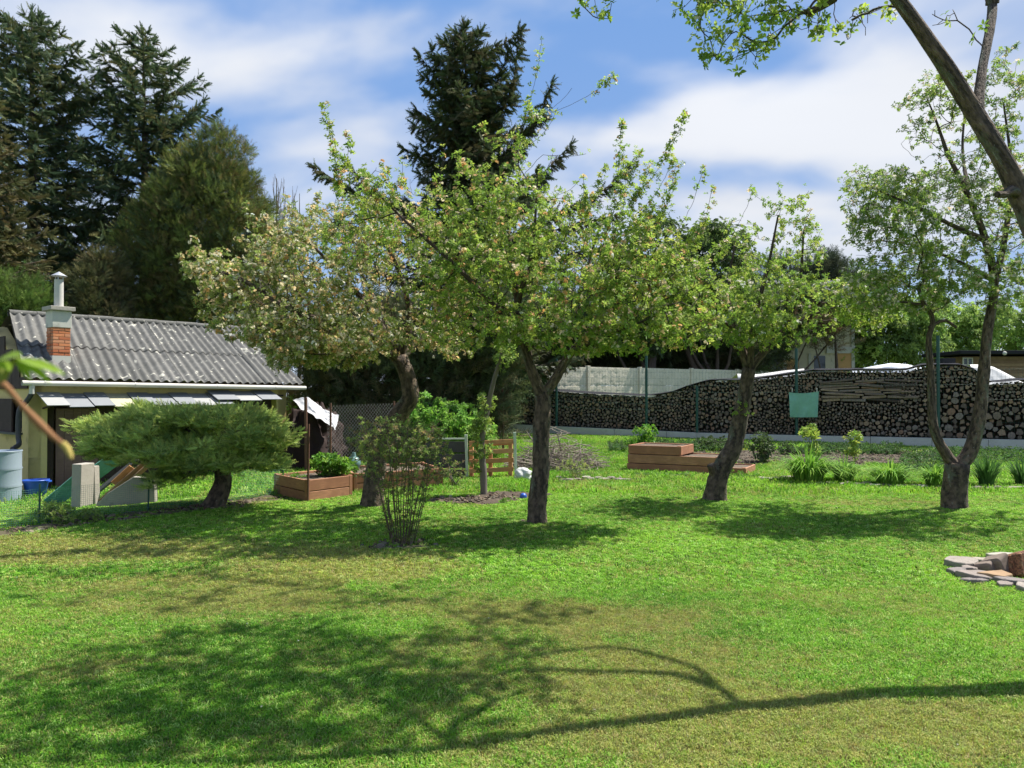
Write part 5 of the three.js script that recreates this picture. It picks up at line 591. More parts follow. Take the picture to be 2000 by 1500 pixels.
// heap under a white tarpaulin and the wire netting behind it
{ reseed(71); const c = P(612, 840, 17.6); c.y = groundY(c.x, c.z); const t = new THREE.SphereGeometry(1, 48, 24, 0, 6.283, 0, Math.PI / 2), p = t.attributes.position; for (let i = 0; i < p.count; i++) { const v = new V3().fromBufferAttribute(p, i), k = 1 + 0.5 * (fbm(v.x * 5, v.y * 5, v.z * 5, 3) - 0.5); p.setXYZ(i, v.x * k * 0.75, v.y * k * 1.45, v.z * k * 0.7); } t.computeVertexNormals(); t.translate(c.x, c.y, c.z); tag(mesh('bark_heap', t, M.redHeap), 'dark reddish-brown heap half covered by a white sheet', 'heap');
  const m = new MB(), nx = 34, ny = 22; const A = [[572, 782], [600, 776], [632, 800], [662, 812]], B = [[590, 800], [612, 812], [640, 828], [655, 838]]; for (let j = 0; j <= ny; j++) for (let i = 0; i <= nx; i++) { const u = i / nx, v = j / ny, f = u * 3, k = Math.min(2, Math.floor(f)), q = f - k; const a = [lerp(A[k][0], A[k + 1][0], q), lerp(A[k][1], A[k + 1][1], q)], b = [lerp(B[k][0], B[k + 1][0], q), lerp(B[k][1], B[k + 1][1], q)]; const w = P(lerp(a[0], b[0], v), lerp(a[1], b[1], v), 17.3 - v * 0.55 + 0.1 * (fbm(u * 9, v * 6, 2, 3) - 0.5)); w.y += 0.10 * (fbm(u * 10, v * 7, 8, 3) - 0.5); m.v(w, u, v); } for (let j = 0; j < ny; j++) for (let i = 0; i < nx; i++) { const k = j * (nx + 1) + i; m.i.push(k, k + 1, k + nx + 2, k, k + nx + 2, k + nx + 1); } tag(mesh('tarpaulin', m.geo(), M.tarp), 'crumpled white sheet thrown over the reddish heap beside the shed', 'tarpaulin'); }
{ const a = P(640, 845, 16.2), b = P(880, 845, 19); a.y = groundY(a.x, a.z); b.y = groundY(b.x, b.z); const t = thing('netting_fence', 'rusty posts with diamond wire netting behind the planters', 'fence', new V3()); mesh('wire_mesh', wireGrid(a, b, 0.05, 1.45, 0.085, 0.085, 0.0022, (u) => lerp(a.y, b.y, u), 1).geo(), M.greyWire, t, 'stuff'); for (const u of [0.02, 0.5, 0.98]) { const p = a.clone().lerp(b, u); pole('post', p.clone().setY(p.y - 0.1), p.clone().setY(p.y + 1.5), 0.022, M.rust, t); } }
tag(pole('rusty_post', G(598, 925), P(597, 776, -G(598, 925).z), 0.035, M.rust, scene), 'thick rusty post standing in front of the white sheet', 'post');
tag(pole('rusty_post', G(983, 890), P(981, 760, -G(983, 890).z), 0.028, M.rust, scene), 'thin rusty post left of the log pile, above the pallet', 'post');
for (let i = 0; i < 5; i++) { const g = G(560 + i * 17, 918), r = rr(0.6, 1.1); tag(pole('stake', g, g.clone().add(new V3(rr(-0.05, 0.05), r, 0)), 0.013, M.twigGrey, scene, 5), 'thin grey stake in the strip between the shed and the planter', 'stake', 'grey stakes between shed and planter'); }

// ---------------------------------------------------------------- stepped planter on the right
{ reseed(81); const th = THREE.MathUtils.degToRad(28), u = new V3(Math.cos(th), 0, Math.sin(th)), v = new V3(Math.sin(th), 0, -Math.cos(th)); const g = G(1455, 931); g.y -= 0.02; const t = thing('stepped_planter', 'reddish plank planter in three stepped tiers, low to the right', 'planter', g.clone());
  const lenTo = (px, y) => { let lo = -6, hi = 6; const f = (k) => { const w = g.clone().addScaledVector(u, k); return 1000 + F * w.x / -w.z; }; for (let i = 0; i < 40; i++) { const m = (lo + hi) / 2; if (f(m) < px) lo = m; else hi = m; } return lo; };
  const s0 = lenTo(1226), hb = 0.195, ends = [0, lenTo(1403), lenTo(1328)], dep = [1.0, 1.0, 1.0];
  for (let k = 0; k < 3; k++) { const y = (k + 0.5) * hb, A = u.clone().multiplyScalar(s0 + k * 0.012), C = u.clone().multiplyScalar(ends[k]), off = v.clone().multiplyScalar(0.0 + k * 0.008), D = v.clone().multiplyScalar(dep[k]); const L = (p, q, m, nm = 'plank') => mesh(nm, boardGeo(p.clone().add(off).setY(y), q.clone().add(off).setY(y), up3, hb - 0.012, 0.04 + rr(-0.005, 0.005), null, 0.008), M.plank[m % 3], t);
    L(A, C, k); L(C, C.clone().add(D), k + 1); L(A.clone().add(D), C.clone().add(D), k + 2); L(A, A.clone().add(D), k); const pc = C.clone().add(off).addScaledVector(u, -0.03).addScaledVector(v, 0.03); mesh('corner_post', boardGeo(pc.clone().setY(k * hb), pc.clone().setY((k + 1) * hb + 0.006), u, 0.07, 0.07, null, 0.005), M.plank[1], t);
    const m = new MB(), N = 12; for (let i = 0; i <= N; i++) for (let j = 0; j <= N; j++) { const p = A.clone().lerp(C, lerp(0.02, 0.98, i / N)).addScaledVector(v, lerp(0.04, 0.96, j / N)); p.y = (k + 1) * hb - 0.05 + 0.04 * fbm(i * 0.7 + k * 5, j * 0.7, 2, 3); m.v(p, i / N, j / N); } for (let i = 0; i < N; i++) for (let j = 0; j < N; j++) { const q = i * (N + 1) + j; m.i.push(q, q + N + 1, q + 1, q + 1, q + N + 1, q + N + 2); } mesh('potting_soil', m.geo(), M.soil, t); } }

// ---------------------------------------------------------------- footing, log piles, fences behind the lawn
const WR = P(2000, 879, 21), WL = P(1086, 847, 27); WR.y = WL.y = 0; const WU = WR.clone().sub(WL).normalize(), WN = new V3(-WU.z, 0, WU.x);   // along the footing to the right; away from the camera
if (WN.z > 0) WN.negate();
const wallAt = (px) => { let lo = -6, hi = 24; for (let i = 0; i < 40; i++) { const m = (lo + hi) / 2, w = WL.clone().addScaledVector(WU, m); if (1000 + F * w.x / -w.z < px) lo = m; else hi = m; } return lo; };
const wallPt = (s, y = 0, off = 0) => { const w = WL.clone().addScaledVector(WU, s).addScaledVector(WN, off); w.y = y; return w; };
const yOn = (px, py, off = 0) => { const s = wallAt(px), w = wallPt(s, 0, off); return P(px, py, -w.z).y; };
{ reseed(91); const t = thing('wall_footing', 'low white rendered wall footing in front of the log piles', 'wall', new V3()); const cuts = [880, 1000, 1086, 1200, 1302, 1361, 1465, 1580, 1700, 1820, 1930, 2060, 2200]; for (let i = 0; i + 1 < cuts.length; i++) { const a = wallAt(cuts[i]), b = wallAt(cuts[i + 1]) - 0.012; const xm = (px) => lerp(1.9, 1.9, px); const top = yOn(Math.min(2000, Math.max(1000, cuts[i])), cuts[i] < 1400 ? lerp(829, 847, (cuts[i] - 1000) / 400) : lerp(847, 859.5, Math.min(1.2, (cuts[i] - 1400) / 600))), bt = yOn(Math.min(2200, cuts[i + 1]), cuts[i + 1] < 1400 ? lerp(829, 847, (cuts[i + 1] - 1000) / 400) : lerp(847, 859.5, Math.min(1.3, (cuts[i + 1] - 1400) / 600)));
    const A = wallPt(a), B = wallPt(b), m = new MB(), q = (s, y, o) => wallPt(s, y, o), lo = -0.25; const e = (i % 2) * 0.003; m.quad(q(a, lo, e), q(b, lo, e), q(b, bt, e), q(a, top, e)); m.quad(q(a, top, e), q(b, bt, e), q(b, bt, 0.22), q(a, top, 0.22)); m.quad(q(a, lo, e), q(a, top, e), q(a, top, 0.22), q(a, lo, 0.22)); m.quad(q(b, lo, e), q(b, lo, 0.22), q(b, bt, 0.22), q(b, bt, e)); m.quad(q(b, lo, 0.22), q(a, lo, 0.22), q(a, top, 0.22), q(b, bt, 0.22)); mesh('wall_segment', m.geo(true), M.plinth, t); } }
const plinthY = (s) => { const w = wallPt(s); const px = 1000 + F * w.x / -w.z; const py = px < 1400 ? lerp(829, 847, (px - 1000) / 400) : lerp(847, 859.5, Math.min(1.4, (px - 1400) / 600)); return P(px, py, -w.z).y; };
const OFF = 0.55, topLine = [[940, 770], [985, 747], [1020, 746], [1080, 762], [1170, 768], [1262, 772], [1310, 765], [1345, 752], [1385, 741], [1440, 741], [1490, 736], [1550, 727], [1595, 721], [1715, 721], [1769, 721], [1805, 711], [1874, 711], [1904, 720], [1918, 733], [1934, 746], [2000, 741], [2120, 741]];
const topPx = (px) => { for (let i = 0; i + 1 < topLine.length; i++) if (px <= topLine[i + 1][0]) return lerp(topLine[i][1], topLine[i + 1][1], clamp((px - topLine[i][0]) / (topLine[i + 1][0] - topLine[i][0]))); return 741; };
{ // log ends: a few irregular shapes, each with a split or round face and bark
  const endGeos = []; reseed(92);
  for (let k = 0; k < 10; k++) { const n = k < 2 ? 8 : 4 + (k % 4), pts = []; for (let i = 0; i < n; i++) { const a = (i + (k < 2 ? 0 : rr(-0.28, 0.28))) / n * 6.283, r = k < 2 ? rr(0.86, 1.08) : rr(0.6, 1.25); pts.push([Math.cos(a) * r, Math.sin(a) * r * (k < 2 ? 1 : rr(0.8, 1))]); }
    const p = [], uv = [], idx = [], grp = []; for (const z of [0, 1]) for (const [x, y] of pts) { p.push(x, y, z); uv.push(Math.atan2(y, x), z); } const c0 = p.length / 3; for (const [x, y] of pts) { p.push(x * 0.97, y * 0.97, 1.004); uv.push(x * 0.1, y * 0.4); } p.push(0, 0, 1.004 + 0.02); uv.push(0, 0); const cc = p.length / 3 - 1;
    for (let i = 0; i < n; i++) { const j = (i + 1) % n; idx.push(i, j, n + j, i, n + j, n + i); } const sides = idx.length; for (let i = 0; i < n; i++) { const j = (i + 1) % n; idx.push(c0 + i, c0 + j, cc, n + i, n + j, c0 + j, n + i, c0 + j, c0 + i); }
    const g = new THREE.BufferGeometry(); g.setAttribute('position', new THREE.Float32BufferAttribute(p, 3)); g.setAttribute('uv', new THREE.Float32BufferAttribute(uv, 2)); g.setIndex(idx); const flat = g.toNonIndexed(); flat.computeVertexNormals(); flat.addGroup(0, sides, 0); flat.addGroup(sides, idx.length - sides, 1); endGeos.push(flat); }
  const basis = new THREE.Matrix4();
  const stacks = [['log_pile', 'long low pile of small firewood at the left, in front of the pale concrete fence', 960, 1300, 0.042, 0.078], ['log_pile', 'tall middle firewood pile, with the green cloth hanging in front of it', 1300, 1832, 0.038, 0.075], ['log_pile', 'firewood pile of large split logs at the right, behind the forked apple tree', 1832, 2120, 0.042, 0.11]];
  stacks.forEach(([name, label, pa, pb, r0, r1], si) => { reseed(930 + si); const a = wallAt(pa), b = wallAt(pb), t = thing(name, label, 'log pile', wallPt((a + b) / 2, 0, OFF)), o = t.position; const logs = [];
    const topAt = (s) => { const w = wallPt(s, 0, OFF), px = 1000 + F * w.x / -w.z; return P(px, topPx(px) + 3, -w.z).y; };
    const grid = new Map(), cell = 0.3, key = (x, y) => Math.floor(x / cell) + ',' + Math.floor(y / cell); const ok = (s, y, r) => { for (let i = -1; i <= 1; i++) for (let j = -1; j <= 1; j++) for (const q of grid.get((Math.floor(s / cell) + i) + ',' + (Math.floor(y / cell) + j)) || []) if (Math.hypot(q[0] - s, q[1] - y) < (q[2] + r) * 0.93) return false; return true; };
    for (let pass = 0; pass < 5; pass++) for (let i = 0; i < 9000; i++) { const s = rr(a, b), lo = plinthY(s) + 0.0, hi = topAt(s); const y = rr(lo, hi), low = (y - lo) / (hi - lo); let big = si === 2 ? lerp(1, 0.25, smooth(0.45, 0.8, low)) : si === 1 ? (fbm(s * 0.8, y * 1.4, 3, 2) > 0.56 ? 0.9 : 0.25) : 0.5; const r = lerp(r0, r1, clamp(big + gauss() * 0.25)) * [1, 0.85, 0.7, 0.55, 0.45][pass]; if (y - r < lo - 0.02 || y + r > hi + 0.02 || !ok(s, y, r)) continue; if (si === 1 && s > wallAt(1600) && s < wallAt(1755) && low > 0.5 && low < 0.86) continue; logs.push([s, y, r]); const k = key(s, y); if (!grid.has(k)) grid.set(k, []); grid.get(k).push([s, y, r]); }
    const order = logs.filter((l) => { const w = wallPt(l[0]); const px = 1000 + F * w.x / -w.z; return px < 2010; }).sort((p, q) => q[2] - p[2]); const chosen = new Set(order.slice(0, 290)); const restG = [[], []];
    for (const l of logs) { const k = Math.floor(rnd() * endGeos.length), [s, y, r] = l, Lg = 0.36, front = rr(-0.05, 0.04), p = wallPt(s, y, OFF + Lg + front).sub(o); const rot = rnd() * 6.283, X1 = WU.clone().multiplyScalar(Math.cos(rot) * r).add(new V3(0, Math.sin(rot) * r, 0)), Y1 = WU.clone().multiplyScalar(-Math.sin(rot) * r).add(new V3(0, Math.cos(rot) * r, 0)), Z1 = WN.clone().multiplyScalar(-Lg); basis.makeBasis(X1, Y1, Z1).setPosition(p);
      const mt = pick(M.logEnd); if (chosen.has(l)) { const m = mesh('log', endGeos[k], [M.logBark, mt], t); m.applyMatrix4(basis); } else { const g = endGeos[k].clone(); g.applyMatrix4(basis); restG[rnd() < 0.5 ? 0 : 1].push(g); } }
    restG.forEach((gs, i) => { if (!gs.length) return; const ends = gs.map((g) => { const q = g.clone(); q.clearGroups(); return q; }); const merged = mergeGeometries(gs, false); merged.clearGroups(); let at = 0; for (const g of gs) { for (const gr of g.groups) merged.addGroup(at + gr.start, gr.count, gr.materialIndex); at += g.attributes.position.count; } mesh('small_logs', merged, [M.logBark, M.logEnd[i * 3]], t, 'stuff'); });
    if (si === 1) { const sa = wallAt(1602), sb = wallAt(1752), lo = plinthY(sa), hi = topAt(sa); let y = lerp(lo, hi, 0.52); while (y < lerp(lo, hi, 0.84)) { const h = rr(0.05, 0.1); let s = sa + rr(-0.1, 0.1); while (s < sb) { const L = rr(0.5, 1.1), tl = rr(-0.05, 0.05); mesh('split_log', boardGeo(wallPt(s, y + h / 2 - tl, OFF + rr(-0.03, 0.08)), wallPt(s + L, y + h / 2 + tl, OFF + rr(-0.03, 0.08)), up3, h * 0.92, rr(0.1, 0.16), o, 0.02), pick([...M.logEnd, M.logBark]), t); s += L + rr(0.0, 0.06); } y += h; } }
    // the dark inside of the pile behind the front row, and its weathered cover
    const m = new MB(), N = 40, Q = []; for (let i = 0; i <= N; i++) { const s = lerp(a, b, i / N); Q.push([s, plinthY(s) - 0.3, topAt(s) - 0.05]); } for (let i = 0; i < N; i++) { const [s, l, h] = Q[i], [s2, l2, h2] = Q[i + 1]; const w = (s, y, f) => wallPt(s, y, f).sub(o); m.quad(w(s, l, OFF + 0.3), w(s2, l2, OFF + 0.3), w(s2, h2, OFF + 0.3), w(s, h, OFF + 0.3)); m.quad(w(s, h, OFF + 0.3), w(s2, h2, OFF + 0.3), w(s2, h2, OFF + 1.2), w(s, h, OFF + 1.2)); m.quad(w(s2, l2, OFF + 1.2), w(s, l, OFF + 1.2), w(s, h, OFF + 1.2), w(s2, h2, OFF + 1.2)); } mesh('inner_logs', m.geo(true), M.logBark, t, 'stuff');
    const c = new MB(); for (let i = 0; i <= N; i++) { const s = lerp(a, b, i / N); for (let j = 0; j <= 4; j++) { const f = j / 4; c.v(wallPt(s, topAt(s) + 0.03 + 0.04 * (fbm(s * 3, f * 3, si, 3) - 0.4) + 0.06 * Math.sin(f * 3.14), OFF - 0.12 + f * 1.5).sub(o), s, f); } } for (let i = 0; i < N; i++) for (let j = 0; j < 4; j++) { const k = i * 5 + j; c.i.push(k, k + 5, k + 1, k + 1, k + 5, k + 6); } mesh('cover_sheet', c.geo(), M.felt, t); });
}
{ // green mesh fence on the footing, and the cloth on it
  const t = thing('panel_fence', 'green wire panel fence on posts standing on the white footing', 'fence', new V3()); const a = wallAt(985), b = wallAt(2120); const m = new MB(); for (let s = a; s < b; s += 0.1) { const y = plinthY(s); m.tube([wallPt(s, y, 0.1), wallPt(s, y + 2.0, 0.1)], [0.0024, 0.0024], 3, false); } for (let k = 0; k < 10; k++) m.tube(curve(Array.from({ length: 20 }, (_, i) => { const s = lerp(a, b, i / 19); return wallPt(s, plinthY(s) + 0.05 + k * 0.21, 0.1); }), 1.0), Array(60).fill(0.0026), 3, false); mesh('wire_panel', m.geo(), M.greenPost, t, 'stuff');
  for (const [px, y] of [[1085, 700], [1261, 690], [1360, 760], [1555, 680], [1833, 655], [2060, 640]]) { const s = wallAt(px), p = wallPt(s, plinthY(s) - 0.2, 0.09); pole('post', p, wallPt(s, px === 1360 ? plinthY(s) + 1.5 : yOn(px, y), 0.09), 0.045, M.greenPost, t, 10); }
  reseed(95); const c = new MB(), N = 22; const A = [[1541, 766], [1599, 764], [1597, 815], [1543, 815]]; const s0 = wallAt(1541), s1 = wallAt(1599); for (let j = 0; j <= N; j++) for (let i = 0; i <= N; i++) { const u = i / N, v = j / N, px = lerp(lerp(A[0][0], A[1][0], u), lerp(A[3][0], A[2][0], u), v), py = lerp(lerp(A[0][1], A[1][1], u), lerp(A[3][1], A[2][1], u), v) + (1 - v) * 3 * 4 * u * (1 - u); const s = wallAt(px), w = wallPt(s, 0, -0.06 - 0.09 * fbm(u * 4 + v, v * 2.5, 3, 3) - 0.05 * Math.sin(u * 11 + v * 3) * (0.3 + v)); const q = P(px, py, -w.z); c.v(q, u, v); } for (let j = 0; j < N; j++) for (let i = 0; i < N; i++) { const k = j * (N + 1) + i; c.i.push(k, k + 1, k + N + 2, k, k + N + 2, k + N + 1); } tag(mesh('cloth', c.geo(), M.cloth), 'pale green square cloth hung on the wire fence before the logs', 'cloth');
  for (const px of [1548, 1596]) { const s = wallAt(px); tag(mesh('clothes_peg', box(0.025, 0.12, 0.025, ...wallPt(s, yOn(px, 762), -0.09).toArray(), 0.004), M.white), px < 1570 ? 'pale peg at the left corner of the hanging cloth' : 'pale peg at the right corner of the hanging cloth', 'peg'); } }
{ // concrete panel fence behind the logs
  reseed(96); const t = thing('concrete_fence', 'pale concrete panel fence with a stone pattern and square posts behind the log piles', 'fence', new V3()); const A = P(860, 708, 26.5), B = P(1440, 723, 37), u = B.clone().sub(A).setY(0).normalize(), up = up3; const at = (px) => { let lo = -3, hi = 30; for (let i = 0; i < 40; i++) { const m = (lo + hi) / 2, w = A.clone().addScaledVector(u, m); if (1000 + F * w.x / -w.z < px) lo = m; else hi = m; } return lo; };
  const posts = [1046, 1148, 1249, 1350, 1440, 1530, 1625]; let prev = at(1015); for (const px of posts) { const s = at(px), w = A.clone().addScaledVector(u, s), top = P(px, 715 + (px - 1046) * 0.02, -w.z).y; mesh('post', boardGeo(w.clone().setY(-0.2), w.clone().setY(top + 0.05), u, 0.16, 0.16, null, 0.012), M.fencePanel, t);
    const nrow = 4, hh = top + 0.2; for (let r = 0; r < nrow; r++) { const y0 = -0.2 + hh * r / nrow, y1 = -0.2 + hh * (r + 1) / nrow - 0.008, L = s - prev - 0.1, m = new MB(), nx = 26, ny = 8; for (let j = 0; j <= ny; j++) for (let i = 0; i <= nx; i++) { const x = i / nx * L, row = Math.floor(j / ny * 3.99), sx = x / 0.32 + row * 0.5, st = Math.abs(sx - Math.round(sx)) < 0.12 || (j % 2 === 0) ? -0.012 : 0.012 * hash(Math.round(sx), row, r + px); const p = A.clone().addScaledVector(u, prev + 0.05 + x); p.y = lerp(y0, y1, j / ny); p.z += 0.03 + st + 0.02 * (noise(x * 9, j * 2, r) - 0.5); m.v(p, x, p.y); } for (let j = 0; j < ny; j++) for (let i = 0; i < nx; i++) { const k = j * (nx + 1) + i; m.i.push(k, k + 1, k + nx + 2, k, k + nx + 2, k + nx + 1); } mesh('panel', m.geo(), M.fencePanel, t); } prev = s; } }
// ---------------------------------------------------------------- day lilies, stones, fire pit
const bladeClump = (name, label, category, px, py, R, H, n, pal, sd, group, droop = 1.0) => { reseed(sd + 5000); const g = G(px, py), t = thing(name, label, category, g.clone(), 0, group), list = [[], [], []]; for (let i = 0; i < n; i++) { const a = rnd() * 6.283, q = Math.sqrt(rnd()), b = new V3(Math.cos(a) * q * R * 0.45, -0.01, Math.sin(a) * q * R * 0.45), out = new V3(Math.cos(a + gauss() * 0.4), 0, Math.sin(a + gauss() * 0.4)), L = H * rr(0.7, 1.25), lean = lerp(0.2, 1.25, q) * R * rr(0.6, 1.2), w = rr(0.011, 0.019), s = new V3(-out.z, 0, out.x); let pp = null; for (let k = 0; k <= 4; k++) { const u = k / 4, y = L * (u - droop * q * u * u * u * 0.75), x = lean * u * u * 1.0, ww = w * (u < 0.5 ? 1 : 1 - (u - 0.5) * 1.9); const c = b.clone().addScaledVector(out, x); c.y += y; const l = c.clone().addScaledVector(s, -ww), r = c.clone().addScaledVector(s, ww); l.y += ww * 0.5; r.y += ww * 0.5; if (pp) { const [pl, pr] = pp, f = (v) => [v.x, v.y, v.z]; const o = list[i % 3]; o.push([f(pl), f(pr), f(r)], [f(pl), f(r), f(l)]); } pp = [l, r]; } } list.forEach((o, k) => { if (o.length) mesh('leaves', triGeo(o), pal[k], t, 'stuff'); }); };
const LB = [leafMat([0.18, 0.36, 0.04], 0.45), leafMat([0.13, 0.28, 0.035], 0.45), leafMat([0.25, 0.42, 0.06], 0.45)], LD = [leafMat([0.07, 0.16, 0.035], 0.4), leafMat([0.055, 0.13, 0.03], 0.4), leafMat([0.09, 0.19, 0.04], 0.4)];
{ reseed(140); const q = SH.small.map(() => new Inst()); for (let i = 0; i < 5200; i++) { const px = rr(1190, 2060), py = px < 1420 ? rr(868, 884) : px < 1760 ? rr(876, 890) : rr(884, 924); const g = G(px, py); if (fbm(g.x * 0.8, g.z * 1.1, 4, 2) < 0.40) continue; g.y += rr(0.02, 0.16); q[i % 2].add(g, new V3(gauss() * 0.5, 1, gauss() * 0.5), rnd() * 6, rr(1.4, 2.8), vary(pick([[0.06, 0.125, 0.03], [0.08, 0.16, 0.036], [0.05, 0.10, 0.027]]), 0.25)); } q.forEach((o, k) => tag(o.build('ground_cover', SH.small[k], M.shrub), 'dark green ground cover along the foot of the white wall footing', null, null, 'stuff')); }
bladeClump('day_lily', 'largest arching day lily clump, right of the stepped planter', 'day lily', 1578, 942, 0.58, 0.80, 330, LB, 1);
bladeClump('day_lily', 'upright darker day lily clump touching the largest one on its right', 'day lily', 1648, 942, 0.36, 0.58, 170, LB, 2);
bladeClump('day_lily', 'broad bright day lily clump midway between the cloth and the forked tree', 'day lily', 1738, 948, 0.46, 0.56, 230, LB, 3);
bladeClump('day_lily', 'narrow day lily clump just left of the forked apple tree', 'day lily', 1826, 952, 0.32, 0.54, 150, LB, 4);
bladeClump('iris_clump', 'upright dark green blade clump just right of the forked apple tree', 'plant', 1928, 952, 0.26, 0.56, 150, LD, 5, undefined, 0.25);
bladeClump('iris_clump', 'upright dark blade clump cut by the right edge of the view', 'plant', 1996, 950, 0.22, 0.5, 110, LD, 6, undefined, 0.25);
function stoneGeo(w, h, d, sd) { const g = new THREE.IcosahedronGeometry(1, 2), p = g.attributes.position; for (let i = 0; i < p.count; i++) { const x = p.getX(i), y = p.getY(i), z = p.getZ(i), k = 1 + 0.45 * (noise(x * 1.6 + sd, y * 1.6, z * 1.6 + sd) - 0.5); const sq = (v) => Math.sign(v) * Math.pow(Math.abs(v), 0.6); p.setXYZ(i, sq(x) * k * w / 2, sq(y) * k * h / 2, sq(z) * k * d / 2); } g.computeVertexNormals(); return g; }
{ reseed(110); const row = []; for (let i = 0; i < 11; i++) row.push([lerp(1090, 1222, i / 10) + gauss() * 4, 938 + gauss() * 3]); for (let i = 0; i < 8; i++) row.push([lerp(1486, 1548, i / 7) + gauss() * 3, 938 + gauss() * 2]); for (let i = 0; i < 14; i++) row.push([lerp(1600, 1840, i / 13) + gauss() * 5, 946 + i * 0.6 + gauss() * 2]); for (let i = 0; i < 7; i++) row.push([lerp(1905, 1998, i / 6) + gauss() * 3, 957 + gauss() * 1.5]);
  row.forEach(([px, py], i) => { const g = G(px, py), m = mesh('edging_stone', stoneGeo(rr(0.12, 0.24), rr(0.06, 0.1), rr(0.1, 0.16), i), pick([M.palestone, M.stone[1], M.stone[3], M.stone[0]])); m.position.set(g.x, g.y + 0.02, g.z); m.rotation.y = rnd() * 0.6; tag(m, i < 11 ? 'pale edging stone in the row left of the stepped planter' : i < 19 ? 'pale edging stone in the row between stepped planter and largest day lily' : i < 33 ? 'pale edging stone in the row along the foot of the day lilies' : 'pale edging stone in the row right of the forked apple tree', 'stone', 'edging stones ' + (i < 11 ? 'left of the planter' : i < 19 ? 'before the largest day lily' : i < 33 ? 'under the day lilies' : 'right of the forked tree')); }); }
{ reseed(111); // fire pit: flat stones round split logs
  const flat = (px, py, w, d, h, mat, ry, label) => { py += 5; const g = G(px, py), n = 9, sh = new THREE.Shape(); for (let i = 0; i < n; i++) { const a = (i + rr(-0.25, 0.25)) / n * 6.283, r = rr(0.68, 1.1); const x = Math.cos(a) * r * w / 2, y = Math.sin(a) * r * d / 2; i ? sh.lineTo(x, y) : sh.moveTo(x, y); } sh.closePath(); const e = new THREE.ExtrudeGeometry(sh, { depth: h, bevelEnabled: true, bevelSize: 0.012, bevelThickness: 0.012, bevelSegments: 2 }); e.rotateX(-Math.PI / 2); const p = e.attributes.position; for (let i = 0; i < p.count; i++) { p.setY(i, p.getY(i) + 0.04 * (fbm(p.getX(i) * 9, p.getZ(i) * 9, px, 3) - 0.5)); } e.computeVertexNormals(); const m = mesh('fire_pit_stone', e, mat); m.position.set(g.x, g.y + 0.005, g.z); m.rotation.set(rr(-0.04, 0.04), ry, rr(-0.05, 0.05)); tag(m, label, 'stone'); };
  flat(1880, 1106, 0.34, 0.30, 0.07, M.stone[1], 0.2, 'broad flat grey stone at the left end of the fire pit'); flat(1915, 1098, 0.22, 0.16, 0.05, M.stone[3], 0.9, 'small flat stone at the back left of the fire pit'); flat(1912, 1128, 0.38, 0.26, 0.05, M.stone[0], -0.3, 'long flat reddish-grey stone at the front left of the fire pit'); flat(1946, 1131, 0.32, 0.20, 0.06, M.boardWood, 0.1, 'tan flat slab at the front of the fire pit'); flat(1985, 1141, 0.34, 0.2, 0.05, M.stone[2], -0.4, 'thin grey flat stone at the front right of the fire pit'); flat(2030, 1150, 0.4, 0.28, 0.05, M.stone[1], 0.3, 'pale flat stone cut by the right edge, before the fire pit'); flat(1958, 1092, 0.34, 0.14, 0.07, M.palestone, -0.2, 'pale stone along the back edge of the fire pit'); flat(2030, 1092, 0.4, 0.3, 0.06, M.stone[0], 0.5, 'flat stone at the back right of the fire pit, by the view edge'); flat(2080, 1120, 0.3, 0.3, 0.06, M.stone[2], 0.5, 'flat stone at the far right of the fire pit');
  flat(1868, 1120, 0.2, 0.14, 0.05, M.stone[2], 0.7, 'small dark stone before the left end of the fire pit'); flat(1894, 1117, 0.16, 0.12, 0.05, M.stone[0], 1.2, 'small reddish stone wedged between the two left stones of the fire pit'); flat(1965, 1143, 0.2, 0.12, 0.04, M.stone[0], 0.4, 'small reddish stone at the front of the fire pit, under the tan slab'); flat(1900, 1136, 0.24, 0.12, 0.03, M.stone[2], -0.2, 'thin dark stone sunk in the grass at the front left of the fire pit');
  const wood = (px, py, w, h, L, mat, ry, label, rz = 0.2) => { py += 5; const g = G(px, py), e = new RoundedBoxGeometry(w, h, L, 5, 0.03), p = e.attributes.position; for (let i = 0; i < p.count; i++) { const x = p.getX(i), y = p.getY(i), z = p.getZ(i), k = 1 + 0.75 * (fbm(x * 11 + px, y * 11, z * 3, 3) - 0.5), wedge = 1 - 0.35 * (y / h + 0.5); p.setXYZ(i, x * k * wedge, y * k, z * (1 + 0.1 * noise(x * 20, y * 20, px))); } e.computeVertexNormals(); const m = mesh('pit_log', e, mat); m.position.set(g.x, g.y + h * 0.42, g.z); m.rotation.set(-0.35, ry, rz * 1.2 + rr(-0.25, 0.25)); tag(m, label, 'log'); };
  wood(1925, 1117, 0.14, 0.13, 0.16, M.greyLog, 0.5, 'small grey split log at the left inside the fire pit'); wood(1949, 1117, 0.21, 0.18, 0.22, M.greyLog, 0.25, 'grey-brown split log in the middle of the fire pit'); wood(1990, 1122, 0.24, 0.24, 0.26, M.burnt, 0.1, 'charred reddish-brown log at the right of the fire pit'); wood(2035, 1122, 0.2, 0.2, 0.26, M.burnt, -0.3, 'charred log beyond the right edge of the view'); }

